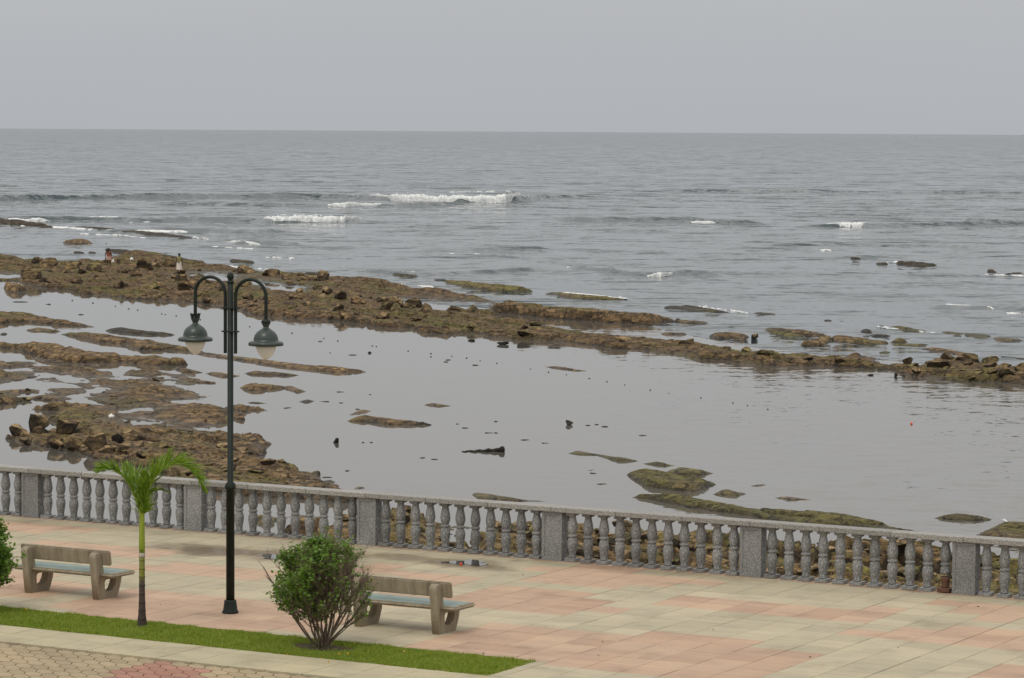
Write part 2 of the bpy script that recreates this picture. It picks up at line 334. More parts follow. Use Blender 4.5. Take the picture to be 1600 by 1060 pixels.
# lagoon and open sea meet under the reef ridge
RIDGE = [(-400, 398), (0, 416), (160, 425), (300, 425), (560, 462), (760, 482), (960, 500), (1200, 545), (1400, 562), (1560, 580), (1700, 600), (2300, 690)]
rw = [U(x, y, SEA)[:2] for x, y in RIDGE]
rw[0] = np.array([-320.0, rw[0][1]+220]); rw[-1] = np.array([260.0, rw[-1][1]-4])
sheet('lagoon_water', [(-320, -5), (260, -5)]+[tuple(p) for p in rw[::-1]], SEA, 'lagoon')
sheet('far_sea_water', [(-60000, 100), (60000, 100), (60000, 90000), (-60000, 90000)], SEA-.30, 'sea')
# ---- near part of the open sea: real swell
SWELL = [ # (list of (x, y_base)), height m, half width m
 ([(-250, 312), (0, 313), (160, 310), (330, 309), (500, 309), (600, 313), (720, 317), (815, 315), (850, 309), (940, 307)], .75, 3.2),
 ([(180, 319), (420, 322), (520, 322), (640, 321), (760, 320)], .45, 2.5),
 ([(-250, 345), (0, 345), (120, 344), (215, 346), (300, 345), (390, 346), (420, 348), (560, 346), (620, 345)], .5, 2.4),
 ([(150, 362), (300, 362), (400, 364), (470, 362)], .38, 2.0), ([(360, 381), (420, 381), (475, 382)], .34, 1.5),
 ([(850, 343), (900, 345), (990, 345), (1080, 344), (1130, 350), (1200, 349)], .42, 2.4),
 ([(1230, 354), (1300, 355), (1360, 354), (1440, 353), (1700, 350)], .4, 2.2), ([(1000, 299), (1300, 300), (1700, 303)], .4, 4.),
 ([(-250, 283), (300, 282), (760, 286)], .3, 6.), ([(640, 391), (740, 391), (860, 389)], .22, 1.5), ([(880, 417), (1000, 431), (1070, 428), (1140, 430)], .25, 1.4),
 ([(1180, 384), (1330, 383), (1480, 387), (1560, 390)], .22, 1.6), ([(1440, 480), (1550, 482), (1650, 485)], .2, 1.2), ([(540, 424), (655, 430), (700, 429), (860, 421)], .22, 1.3), ([(900, 360), (1010, 362), (1060, 361)], .2, 2.0), ([(1500, 345), (1620, 350)], .35, 2.0)]
def sea_mesh():
    th = np.linspace(-.30, .30, 460); Z = np.concatenate([128*np.exp(np.linspace(0, math.log(640/128), 560)), 640*np.exp(np.linspace(0.006, math.log(4000/640), 170))])
    X = Z[:, None]*th[None, :]; Y = np.repeat(Z[:, None], 460, 1); NC = 460; NR = len(Z)
    # follow the reef: shift the inner rim so the sheet starts just behind the ridge line
    rx = np.array([p[0] for p in rw]); ry = np.array([p[1] for p in rw])
    yr = np.interp(X, rx, ry)
    H = .10*fbm(X*.10, Y*.22, 3, 4)+.05*fbm(X*.5, Y*1.0, 9, 3)
    for pts, h, wd in SWELL:
        P = np.array([U(x, y, SEA)[:2] for x, y in pts]); fr = np.interp(X, P[:, 0], P[:, 1], left=np.nan, right=np.nan)
        fr = fr+.8*fbm(X*.06, X*0+3, 5, 3)
        d = Y-fr; inside = ~np.isnan(d); d = np.nan_to_num(d, nan=1e3)
        prof = np.where(d < 0, np.exp(-(d/(wd*.38))**2), np.exp(-(d/(wd*1.5))**2))
        xe = np.minimum((X-P[0, 0])/(.12*(P[-1, 0]-P[0, 0])), (P[-1, 0]-X)/(.12*(P[-1, 0]-P[0, 0])))
        H = H+np.where(inside, h*prof*np.clip(xe, 0, 1)*(.75+.5*vn(X*.15, Y*0, 7)), 0)
    calm = np.clip((Y-yr)/14, 0, 1); H = H*(.12+.88*calm)
    V = np.stack([X, Y, H+SEA+.004], -1).reshape(-1, 3)
    keep = (Y > yr-.5)
    i = np.arange(NR-1)[:, None]*NC+np.arange(NC-1)[None, :]
    k = keep[:-1, :-1] | keep[1:, 1:]
    i = i[k]
    Fc = np.stack([i, i+1, i+NC+1, i+NC], -1)
    return npmesh('sea_water', V, Fc)
props(link('sea_water', sea_mesh(), None, 'sea'), kind='structure')
# foam crests
def foam(pts, depth=2.6, seed=0):
    xs = [p[0] for p in pts]; n = int((xs[-1]-xs[0])*1.1)+8
    X = np.linspace(xs[0], xs[-1], n); yb = np.interp(X, xs, [p[1] for p in pts]); hp = np.interp(X, xs, [p[2] for p in pts])
    B = np.array([U(x, y+.6, SEA) for x, y in zip(X, yb)]); D = B[:, 1]-1.2
    h = hp*D/F*(1.0+.28*fbm(X*.11, X*0+seed, seed, 4)+.03*rng.standard_normal(n))*np.clip(np.minimum(np.arange(n), n-1-np.arange(n))/12, .05, 1)**.6
    if hp.max() <= 3: h = h*np.clip(vn(X*.16, X*0+seed, seed+3)*3.2-1.1, 0, 1)*rng.uniform(.6, 1.2, n)
    h = np.where(h < .015, -.04, h); dep = depth*(.5+.6*vn(X*.12, X*0, seed+5))
    V = []; K = 7
    for k in range(K):
        a = k/(K-1); ang = a*PI
        zz = SEA-.05+.03+h*abs(math.sin(ang))**.8*(1+.04*rng.standard_normal(n)*(0 < k < K-1)); yy = D-dep*.25*math.cos(ang)+(a > .5)*(a-.5)*2*dep+.04*rng.standard_normal(n)
        V.append(np.stack([B[:, 0]+.02*rng.standard_normal(n), yy+.10*fbm(X*.3, X*0+k*.3, 21, 2), zz], -1))
    V = np.array(V).reshape(-1, 3)
    i = (np.arange(K-1)[:, None]*n+np.arange(n-1)[None, :]).ravel()
    return V, np.stack([i, i+1, i+n+1, i+n], -1)
FOAM = [[(572, 306, 2), (590, 310, 6), (612, 313, 8), (700, 316, 9), (760, 316, 9), (790, 316, 10), (813, 313, 9), (822, 309, 3)], [(508, 321, 3), (540, 323, 6), (606, 320, 2)],
 [(404, 345, 4), (430, 347, 8), (540, 346, 8), (566, 341, 3)], [(128, 341, 2), (160, 343, 5), (190, 342, 4)], [(-60, 343, 3), (0, 342, 3), (40, 347, 6), (75, 346, 7)], [(75, 354, 2), (145, 358, 2)],
 [(165, 359, 2), (230, 362, 4), (295, 362, 3)], [(1284, 351, 3), (1310, 354, 7), (1345, 354, 7), (1359, 350, 4)], [(1079, 347, 3), (1100, 349, 4), (1124, 348, 2)],
 [(1010, 430, 4), (1032, 431, 7), (1057, 426, 3)], [(560, 422, 2), (620, 426, 4), (658, 428, 5)], [(668, 389, 2), (736, 390, 2)], [(355, 377, 2), (385, 380, 5), (408, 381, 3)], [(295, 369, 2), (330, 374, 3)], [(410, 401, 2), (470, 403, 2)],
 [(1465, 474, 2), (1500, 477, 3), (1550, 481, 4)], [(880, 416, 2), (960, 422, 2)], [(1092, 477, 3), (1140, 484, 3), (1178, 490, 2)], [(200, 348, 2), (236, 346, 2)], [(1560, 488, 2), (1680, 490, 2)],
 [(440, 432, 2), (560, 434, 2)], [(880, 456, 2), (980, 465, 2)], [(1540, 806, 1), (1600, 814, 2)], [(1360, 508, 2), (1460, 518, 2)], [(1280, 390, 2), (1300, 390, 2)], [(1530, 428, 2), (1600, 430, 2)], [(1385, 409, 2), (1420, 408, 2)]]
FOAM += [[(420, 336, 1), (470, 335, 2), (520, 337, 1)], [(612, 301, 1), (700, 300, 1), (790, 299, 2), (815, 301, 1)], [(0, 352, 1), (40, 353, 2), (110, 356, 1)], [(330, 384, 1), (400, 388, 1)], [(700, 395, 1), (760, 396, 1)], [(120, 364, 1), (190, 367, 2), (230, 371, 1)],
 [(330, 412, 2), (380, 417, 1), (430, 421, 2)], [(590, 440, 1), (640, 444, 2), (680, 447, 1)]]
fv = []; ff = []; o_ = 0
for i, pts in enumerate(FOAM):
    if i < 4: pts = [(a, b, c_*1.25) for a, b, c_ in pts]
    v, f = foam(pts, 3.2 if i < 9 else 1.4, i*3+1); fv.append(v); ff.append(f+o_); o_ += len(v)
props(link('sea_foam', npmesh('sea_foam', np.concatenate(fv), np.concatenate(ff)), None, 'foam'), kind='stuff')
# ------------------------------------------------------------------ rocks
def rock_field(poly, H, holes=(), seed=0, res=1.0, ef=.28, eb=1.4, rag=1.0, tilt=0.0, hk=.62, lump=1.0):
    """a slab of reef as a height field in world space: outline from its waterline, ragged along the beds' strike"""
    P = np.array(poly, float)
    ar = 0.5*np.sum(P[:, 0]*np.roll(P[:, 1], -1)-np.roll(P[:, 0], -1)*P[:, 1])
    wd = max(P[:, 0].max()-P[:, 0].min(), 1); th = abs(ar)/wd
    Zm = U(P[:, 0].mean(), P[:, 1].mean(), SEA)[1]
    H = max(.13, min(H, hk*th*Zm/F))
    sgn = 1 if ar > 0 else -1
    e = np.roll(P, -1, 0)-P; nrm = np.stack([e[:, 1], -e[:, 0]], -1)*sgn      # outward in the picture (y down)
    vnm = nrm+np.roll(nrm, 1, 0)
    Wp = np.array([U(x, y, SEA if n_[1] > 0 else SEA+.6*H)[:2] for (x, y), n_ in zip(P, vnm)])
    back = (nrm[:, 1] < 0)
    px = Zm/F
    dx = 2.0*px*res; dy = max(2.6*dx, .35*px*Zm/11.6)
    pad = 1.0
    x0, y0 = Wp.min(0)-pad; x1, y1 = Wp.max(0)+pad
    nx = int((x1-x0)/dx)+2; ny = int((y1-y0)/dy)+2
    X, Y = np.meshgrid(x0+np.arange(nx)*dx, y0+np.arange(ny)*dy)
    def seg(a, b):
        d = b-a; L = max(d@d, 1e-9); t = np.clip(((X-a[0])*d[0]+(Y-a[1])*d[1])/L, 0, 1); return np.hypot(X-a[0]-t*d[0], Y-a[1]-t*d[1])
    df = np.full(X.shape, 1e3); db = np.full(X.shape, 1e3)
    for i in range(len(Wp)):
        d = seg(Wp[i], Wp[(i+1) % len(Wp)])
        if back[i]: db = np.minimum(db, d)
        else: df = np.minimum(df, d)
    ins = inpoly(X, Y, Wp); s = np.minimum(df, db); s = np.where(ins, s, -s)
    p = X*ST[0]+Y*ST[1]; q = X*SN[0]+Y*SN[1]
    dhm = np.full(X.shape, 1e3)
    for hp in holes:
        hw = np.array([U(x, y, SEA)[:2] for x, y in hp]); dh = np.full(X.shape, 1e3)
        for i in range(len(hw)): dh = np.minimum(dh, seg(hw[i], hw[(i+1) % len(hw)]))
        hin = inpoly(X, Y, hw); s = np.minimum(s, np.where(hin, -dh, dh)); df = np.minimum(df, dh); dhm = np.minimum(dhm, np.where(hin, 0, dh))
    sc = px*F/200
    rg = rag*min(1.0, math.sqrt(abs(ar))/60)
    s = s+rg*(.55*fbm(p*.35, q*1.3, 31+seed, 4)+.35*fbm(X*2.1, Y*1.2, 77+seed, 3))*min(1, th*Zm/F*1.2)
    prof = np.clip(1-np.exp(-np.maximum(s, 0)/ef), 0, 1)*np.clip(1-np.exp(-np.maximum(db, 0)/eb)+.25, 0, 1)
    bed = fbm(p*.16, q*.9, 5, 5); bed2 = fbm(p*.5, q*2.6, 15, 4)
    rel = .62+.55*bed+.22*bed2
    st = rel*4.0; stp = (np.floor(st)+np.clip((st-np.floor(st))*2.6-.8, 0, 1))/4.0
    blk = fbm(X*1.3, Y*.9, 51, 3)
    # tilted beds: each rises abruptly on the landward side and dips away seawards
    w1 = q*.42+.9*fbm(p*.10, q*.25, 41, 3); w2 = q*1.25+1.1*fbm(p*.22, q*.5, 43, 3)
    s1 = 1-(w1-np.floor(w1)); s2 = 1-(w2-np.floor(w2)); g1 = vn(np.floor(w1)*7.3+p*.05, p*.12, 47)
    c1_ = fbm(X*2.3, Y*1.5, 53, 4)
    def terr(v, n_): v = v*n_; f_ = v-np.floor(v); return (np.floor(v)+np.clip(f_*5-3.6, 0, 1))/n_
    t1 = terr(fbm(X*.55, Y*.22, 71, 4)+1, 5)-1; t2 = terr(fbm(X*1.5, Y*.7, 73, 3)+1, 4)-1
    cu = p*.28+.7*fbm(p*.3, q*.4, 81, 3); cv_ = q*.52+.6*fbm(p*.25, q*.5, 83, 3); cu = cu+.5*np.mod(np.floor(cv_), 2); idc = _h(np.floor(cu), np.floor(cv_), 5)
    fx_ = cu-np.floor(cu); fy_ = cv_-np.floor(cv_); gd = np.minimum(np.minimum(fx_, 1-fx_)*3.5, np.minimum(fy_, 1-fy_)*1.9); gro = np.exp(-(gd/.13)**2)
    shp = (.34*stp+.12*rel+.34*s1*g1+.14*s2+.24*t1+.12*t2+.60*(idc-.4)-.42*gro)
    h = H*prof*(.40+.38*(1-lump)+lump*shp)+prof*min(1, H*3)*(.35+.65*lump)*(.03*c1_+.02*fbm(X*5, Y*4, 61, 3))
    h = h*(.22+.78*np.clip(dhm/(px*F/200*4.5), 0, 1)**1.2)
    z = np.where(s > 0, h, np.maximum(-.5, s*.9))-.02
    z = z+SEA
    lo = SEA-.12; kp = z > lo
    k = kp[:-1, :-1] | kp[1:, 1:] | kp[1:, :-1] | kp[:-1, 1:]
    V = np.stack([X+ .18*dx*rng.standard_normal(X.shape), Y, z], -1).reshape(-1, 3)
    i = (np.arange(ny-1)[:, None]*nx+np.arange(nx-1)[None, :])[k]
    Fc = np.stack([i, i+1, i+nx+1, i+nx], -1)
    us = np.unique(Fc); rm = np.full(len(V), -1); rm[us] = np.arange(len(us))
    return V[us], rm[Fc], (X, Y, z)
FIELDS = []
def zat(x, y):
    b = SEA
    for X, Y, z in FIELDS:
        j = int(round((x-X[0, 0])/(X[0, 1]-X[0, 0]))); i = int(round((y-Y[0, 0])/(Y[1, 0]-Y[0, 0])))
        if 0 <= i < X.shape[0] and 0 <= j < X.shape[1]: b = max(b, z[i, j])
    return b
def rock_obj(name, poly, H, m, label=None, cat='rock', group=None, kind=None, keep=False, **k):
    V, Fc, fld = rock_field(poly, H, **k)
    if keep: FIELDS.append(fld)
    c = V.mean(0); c[2] = SEA
    o = link(name, npmesh(name, V-c, Fc), None, m); o.location = c
    if kind: props(o, kind=kind, label=label)
    else: props(o, label, cat, group, 'thing')
    return o
MAIN_TOP = [(-160, 392), (0, 398), (25, 400), (50, 407), (95, 409), (130, 404), (160, 409), (195, 392), (225, 393), (260, 398), (310, 409), (360, 414), (380, 419), (440, 424), (490, 429), (560, 433), (620, 441), (655, 449), (700, 451), (722, 457), (765, 464), (775, 468), (768, 492), (790, 497), (850, 505), (900, 514), (960, 522), (1020, 528), (1090, 536), (1180, 548), (1240, 554), (1290, 558), (1325, 551), (1355, 552), (1380, 564), (1430, 568), (1462, 560), (1480, 557), (1520, 556), (1560, 566), (1590, 576), (1700, 585)]
MAIN_BOT = [(1700, 616), (1600, 601), (1560, 596), (1500, 597), (1440, 591), (1418, 588), (1400, 579), (1340, 575), (1290, 572), (1240, 573), (1180, 571), (1130, 563), (1090, 562), (1050, 555), (1020, 548), (960, 545), (930, 540), (880, 535), (830, 532), (790, 530), (740, 522), (700, 523), (655, 519), (640, 512), (600, 512), (560, 505), (510, 500), (450, 498), (400, 492), (330, 475), (290, 472), (250, 470), (200, 468), (160, 462), (130, 460), (110, 452), (60, 450), (30, 440), (-160, 432)]
MAIN_HOLES = [[(298, 430), (330, 426), (373, 429), (374, 435), (345, 441), (318, 436)], [(385, 441), (405, 438), (430, 443), (480, 449), (472, 457), (430, 454)],
 [(622, 471), (640, 466), (700, 470), (765, 473), (776, 481), (730, 487), (690, 487), (655, 482)], [(0, 427), (30, 430), (20, 437), (-20, 434)], [(900, 508), (960, 515), (1010, 520), (980, 521), (925, 515)]]
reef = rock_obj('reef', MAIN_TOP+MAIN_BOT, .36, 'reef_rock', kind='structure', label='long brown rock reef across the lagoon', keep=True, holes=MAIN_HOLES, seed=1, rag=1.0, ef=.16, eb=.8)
A_POLY = [(-160, 560), (0, 556), (40, 556), (65, 551), (130, 561), (150, 574), (180, 582), (200, 575), (245, 574), (290, 580), (345, 594), (300, 598), (288, 600), (325, 612), (328, 616), (318, 623), (332, 631), (380, 630), (440, 635), (425, 641), (385, 643), (345, 640), (370, 652), (365, 661), (335, 664), (350, 676), (400, 686), (410, 699), (404, 708), (430, 715), (475, 726), (500, 740), (525, 752), (560, 768), (540, 785), (400, 775), (300, 768), (230, 735), (170, 718), (150, 713), (110, 706), (60, 698), (25, 689), (20, 677), (60, 669), (110, 663), (80, 655), (72, 650), (95, 642), (60, 634), (95, 622), (60, 624), (0, 635), (-160, 640)]
A_HOLES = [[(0, 600), (55, 590), (60, 585), (82, 588), (72, 597), (112, 600), (112, 606), (70, 607), (0, 611), (-60, 612)], [(85, 584), (112, 587), (126, 596), (104, 600)],
 [(98, 620), (130, 616), (148, 605), (182, 607), (166, 613), (135, 616), (140, 622), (156, 631), (112, 629)], [(248, 587), (267, 586), (272, 592), (255, 594)], [(255, 594), (302, 604), (290, 609), (258, 601)],
 [(196, 656), (215, 654), (252, 660), (246, 666), (215, 665)], [(250, 662), (268, 663), (262, 667)], [(5, 576), (48, 574), (42, 580), (0, 582)]]
def grow(h, a, b):
    P = np.array(h, float); c = P.mean(0); return [tuple(c+(p-c)*(a, b)) for p in P]
A_HOLES = [grow(h, 1.1, 1.15) for h in A_HOLES]+[[(150, 590), (200, 587), (244, 591), (185, 597)], [(60, 567), (120, 569), (118, 576), (55, 573)], [(190, 640), (230, 637), (238, 643), (195, 646)], [(0, 560), (25, 559), (60, 563), (45, 566), (0, 567)], [(20, 618), (70, 612), (80, 617), (40, 622)], [(270, 626), (305, 624), (320, 630), (285, 633)], [(300, 668), (330, 667), (345, 672), (310, 673)]]
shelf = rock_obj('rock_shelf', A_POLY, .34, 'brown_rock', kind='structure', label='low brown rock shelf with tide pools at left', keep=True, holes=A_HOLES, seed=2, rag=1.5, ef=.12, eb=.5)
S_POLY = [(380, 782), (440, 786), (500, 782), (600, 785), (690, 797), (760, 800), (860, 806), (960, 824), (1050, 838), (1150, 846), (1300, 858), (1400, 868), (1500, 880), (1620, 885), (1900, 905), (1900, 1120), (1500, 1080), (900, 985), (500, 900), (430, 850), (370, 800)]
S_HOLES = [[(700, 826), (752, 824), (760, 868), (706, 862)], [(430, 805), (540, 812), (560, 826), (440, 822)], [(340, 815), (500, 830), (560, 850), (400, 840)], [(1085, 845), (1150, 850), (1140, 860), (1090, 858)], [(1180, 862), (1260, 868), (1290, 880), (1200, 876)], [(1330, 868), (1470, 880), (1480, 896), (1340, 886)], [(940, 838), (985, 845), (975, 853), (945, 850)], [(600, 800), (660, 806), (640, 812), (600, 808)]]
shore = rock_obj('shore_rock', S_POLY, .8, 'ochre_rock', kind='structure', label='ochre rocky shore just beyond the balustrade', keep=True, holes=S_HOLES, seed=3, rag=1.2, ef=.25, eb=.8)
# ledges and islands: every one its own rock
ISL = [
 ([(768, 471), (800, 469), (850, 473), (920, 480), (1000, 487), (1060, 491), (1090, 496), (1060, 501), (1035, 505), (1020, 509), (985, 506), (940, 504), (900, 500), (850, 497), (800, 491), (775, 489), (764, 480)], .75, 'reef_rock', 'long tilted ledge with a dark steep face behind the reef, right of the lamp', dict(ef=.10, eb=3, hk=1.0)),
 ([(690, 437), (725, 439), (790, 445), (835, 451), (800, 455), (760, 454), (715, 447)], .35, 'green_rock', 'flat greenish ledge on the seaward side, behind the middle of the reef', {}),
 ([(853, 455), (900, 458), (978, 466), (940, 469), (890, 466)], .3, 'green_rock', 'thin weedy ledge on the sea edge right of the greenish flat ledge', {}),
 ([(1036, 477), (1080, 477), (1142, 486), (1110, 489), (1060, 483)], .3, 'dark_rock', 'dark narrow ledge with white foam along its seaward edge', {}),
 ([(1176, 487), (1215, 489), (1216, 494), (1182, 493)], .25, 'dark_rock', 'short black ledge alone at the sea edge, right of the foaming ledge', {}),
 ([(112, 353), (160, 355), (240, 362), (302, 370), (300, 373), (225, 367), (150, 358)], .18, 'dark_rock', 'long black reef line awash beyond the two people', {}),
 ([(96, 377), (120, 372), (140, 374), (146, 379), (172, 378), (170, 381), (120, 382)], .35, 'brown_rock', 'small reddish brown rock line in the sea at far left', {}),
 ([(163, 389), (200, 391), (262, 398), (325, 409), (300, 412), (230, 404), (172, 395)], .3, 'dark_rock', 'dark straight ledge just behind the stooping person', {}),
 ([(-20, 341), (30, 344), (78, 351), (40, 354), (-20, 350)], .45, 'dark_rock', 'dark rock in the breaking foam at the far left edge', {}),
 ([(60, 352), (84, 353), (82, 357), (62, 356)], .25, 'dark_rock', 'little black rock beside the foam at far left', {}),
 ([(114, 392), (132, 393), (131, 397), (115, 397)], .3, 'dark_rock', 'small black rock left of the stooping person, nearest the left edge', {}),
 ([(136, 392), (152, 393), (150, 396), (138, 396)], .25, 'dark_rock', 'small black rock just left of the stooping person', {}),
 ([(358, 405), (398, 408), (396, 413), (360, 411)], .3, 'dark_rock', 'short flat dark rock in the sea above the lamp post top', {}),
 ([(474, 425), (505, 427), (500, 431), (476, 430)], .3, 'dark_rock', 'short dark ledge behind the reef, right of the lamp arms', {}),
 ([(555, 430), (610, 437), (600, 440), (558, 435)], .25, 'brown_rock', 'narrow brown ledge touching the back of the reef', {}),
 ([(612, 426), (655, 430), (650, 434), (614, 431)], .25, 'dark_rock', 'narrow dark ledge under the broken surf behind the reef', {}),
 ([(678, 434), (700, 436), (697, 439), (680, 438)], .2, 'dark_rock', 'little dark rock left of the greenish flat ledge', {}),
 ([(1328, 401), (1346, 402), (1347, 407), (1329, 407)], .45, 'dark_rock', 'lone black boulder far out in the sea at right', {}),
 ([(1368, 410), (1388, 410), (1387, 414), (1370, 414)], .25, 'dark_rock', 'thin black rock between the lone boulder and the larger group far out', {}),
 ([(1400, 408), (1430, 410), (1436, 406), (1442, 409), (1466, 416), (1440, 419), (1402, 414)], .4, 'dark_rock', 'largest black rock group far out in the sea at right', {}),
 ([(1542, 420), (1556, 420), (1557, 426), (1543, 426)], .4, 'dark_rock', 'black rock with foam round it far out near the right edge', {}),
 ([(1568, 427), (1584, 426), (1600, 426), (1598, 430), (1570, 430)], .3, 'dark_rock', 'low black rock far out at the right edge', {}),
 ([(1195, 508), (1225, 512), (1292, 520), (1290, 525), (1240, 525), (1215, 518)], .3, 'brown_rock', 'long low brown ledge behind the right end of the reef', {}),
 ([(1250, 533), (1275, 525), (1302, 524), (1290, 541), (1253, 542)], .4, 'brown_rock', 'rough brown rock behind the reef below the long low ledge', {}),
 ([(1296, 525), (1330, 526), (1388, 532), (1388, 538), (1350, 540), (1308, 535)], .35, 'reef_rock', 'flat topped ledge just behind the right part of the reef', {}),
 ([(1389, 532), (1404, 524), (1419, 530), (1415, 536), (1391, 537)], .5, 'ochre_rock', 'yellowish humped rock at the end of the flat topped ledge', {}),
 ([(1390, 536), (1455, 537), (1442, 542), (1395, 541)], .25, 'green_rock', 'thin flat ledge in front of the yellowish humped rock', {}),
 ([(1370, 549), (1393, 547), (1392, 553), (1373, 553)], .3, 'green_rock', 'small flat rock in the pool behind the right end of the reef', {}),
 ([(1345, 514), (1362, 514), (1362, 520), (1346, 520)], .2, 'dark_rock', 'dark block standing in the water behind the flat topped ledge', {}),
 ([(1360, 520), (1392, 522), (1388, 525), (1362, 525)], .2, 'dark_rock', 'thin rock right of the dark standing block', {}),
 ([(1285, 499), (1302, 499), (1300, 503), (1287, 502)], .25, 'dark_rock', 'leftmost small rock of the outer rock line at right', {}),
 ([(1309, 499), (1338, 503), (1336, 506), (1311, 503)], .25, 'dark_rock', 'second small rock of the outer rock line at right', {}),
 ([(1346, 504), (1386, 508), (1384, 511), (1348, 507)], .22, 'dark_rock', 'third thin rock of the outer rock line at right', {}),
 ([(1390, 508), (1420, 510), (1447, 514), (1430, 519), (1396, 514)], .3, 'green_rock', 'fourth and longer rock of the outer rock line, with a foamy edge', {}),
 ([(1470, 516), (1508, 520), (1500, 525), (1474, 521)], .3, 'green_rock', 'green topped rock of the outer rock line at right', {}),
 ([(1504, 520), (1552, 523), (1535, 529), (1510, 526)], .32, 'green_rock', 'bright green topped rock of the outer rock line at right', {}),
 ([(1553, 525), (1598, 529), (1575, 535), (1556, 531)], .3, 'brown_rock', 'brown flat rock ending the outer rock line at the right edge', {}),
 ([(1440, 542), (1470, 543), (1518, 551), (1505, 557), (1465, 551)], .35, 'brown_rock', 'flat ledge leading to the boulders at the right end of the reef', {}),
 ([(1518, 552), (1600, 558), (1640, 563), (1590, 563), (1530, 557)], .25, 'dark_rock', 'thin dark ledge line running off the right edge', {}),
 ([(1106, 521), (1140, 519), (1172, 523), (1168, 531), (1120, 529)], .4, 'brown_rock', 'broken brown ledge beside the round weedy boulder', {}),
 ([(1195, 514), (1202, 511), (1228, 519), (1260, 523), (1235, 529), (1205, 522)], .3, 'green_rock', 'low weedy rock left of the rough brown rock', {}),
 ([(1030, 519), (1075, 520), (1072, 524), (1034, 523)], .25, 'brown_rock', 'thin brown slab in the narrow pool behind the reef', {}),
 ([(1060, 499), (1106, 501), (1102, 506), (1064, 505)], .3, 'brown_rock', 'brown slab at the tapering end of the steep ledge', {}),
 ([(1136, 509), (1150, 509), (1148, 512), (1137, 512)], .2, 'dark_rock', 'tiny dark rock in the still pool behind the reef', {}),
 # lagoon, left
 ([(-60, 486), (0, 487), (40, 487), (90, 496), (148, 506), (90, 508), (40, 504), (-60, 508)], .35, 'brown_rock', 'long tapering slab at the left edge, nearest the reef', dict(rag=.8)),
 ([(38, 513), (60, 509), (98, 515), (82, 519), (50, 519)], .3, 'brown_rock', 'small slab below the tip of the long tapering slab at left', {}),
 ([(0, 519), (12, 519), (12, 523), (0, 524)], .3, 'dark_rock', 'dark stone at the left edge among the long slabs', {}),
 ([(5, 443), (20, 440), (40, 443), (43, 455), (25, 458), (8, 455)], .6, 'brown_rock', 'square brown rock in the lagoon at the left edge, below the reef', {}),
 ([(163, 514), (190, 510), (225, 516), (278, 521), (225, 524), (172, 519)], .3, 'dark_rock', 'thin dark slab left of the left lamp hood', {}),
 ([(95, 518), (130, 518), (180, 525), (260, 535), (358, 552), (320, 551), (270, 547), (215, 548), (190, 538), (150, 535), (120, 527)], .35, 'brown_rock', 'long slab running right to the lamp post under the left hood', dict(rag=.8)),
 ([(-60, 533), (0, 534), (50, 538), (120, 543), (175, 552), (250, 556), (300, 563), (328, 570), (250, 572), (190, 566), (160, 568), (100, 568), (65, 562), (30, 546), (-60, 540)], .4, 'brown_rock', 'long rough slab between the lamp slab and the rock shelf', dict(rag=.9)),
 ([(290, 547), (350, 552), (400, 558), (450, 566), (580, 578), (520, 582), (440, 574), (390, 566), (330, 558)], .3, 'brown_rock', 'thin slab pointing right from the lamp post into the lagoon', dict(rag=.8)),
 ([(268, 577), (275, 570), (322, 580), (316, 583), (285, 582)], .3, 'brown_rock', 'small slab left of the lamp post above the shelf', {}),
 ([(318, 581), (350, 581), (380, 588), (345, 590)], .2, 'brown_rock', 'pale flat slab behind the lamp post', {}),
 ([(380, 581), (400, 577), (472, 584), (440, 588), (390, 586)], .25, 'brown_rock', 'thin slab just right of the lamp post', {}),
 ([(373, 602), (400, 595), (417, 600), (452, 602), (430, 609), (388, 611)], .4, 'reef_rock', 'humped slab right of the lamp post with a pointed right end', {}),
 ([(437, 606), (460, 601), (480, 609), (462, 614)], .25, 'tan_rock', 'pale pinkish slab at the tip of the humped slab', {}),
 ([(464, 625), (480, 621), (494, 627), (478, 631)], .3, 'dark_rock', 'small dark rock right of the pale pinkish slab', {}),
 ([(380, 627), (400, 626), (424, 628), (400, 631)], .2, 'dark_rock', 'very thin slab right of the lamp post below the humped slab', {}),
 ([(440, 635), (452, 634), (462, 637), (445, 639)], .2, 'dark_rock', 'little rock off the tip of the rock shelf', {}),
 ([(540, 654), (562, 645), (620, 653), (680, 660), (640, 665), (600, 664), (560, 659)], .4, 'reef_rock', 'brown island slab in mid lagoon, right of the lamp', {}),
 ([(542, 646), (556, 640), (584, 642), (555, 649)], .2, 'tan_rock', 'pale slab just above the brown mid lagoon island', {}),
 ([(659, 633), (680, 628), (710, 632), (682, 636)], .35, 'brown_rock', 'small brown slab alone in mid lagoon', {}),
 ([(844, 573), (870, 571), (922, 578), (900, 580), (876, 577)], .25, 'brown_rock', 'thin brown slab in the lagoon under the reef, right of centre', {}),
 ([(884, 706), (900, 700), (930, 706), (1004, 718), (962, 721), (930, 712), (892, 710)], .3, 'green_rock', 'upper left weedy slab of the group above the right balustrade', {}),
 ([(974, 735), (1000, 730), (1052, 735), (1102, 745), (1122, 757), (1090, 769), (1050, 767), (1008, 761), (985, 748)], .26, 'green_rock', 'largest green topped slab above the right balustrade', {}),
 ([(1040, 732), (1060, 727), (1118, 735), (1095, 744), (1060, 742)], .3, 'green_rock', 'weedy slab behind the largest green topped slab', {}),
 ([(1000, 725), (1030, 720), (1064, 725), (1036, 729)], .2, 'green_rock', 'thin weedy slab at the back of the green topped group', {}),
 ([(1112, 768), (1130, 758), (1170, 767), (1154, 775), (1122, 774)], .45, 'green_rock', 'rounded weedy rock right of the largest green topped slab', {}),
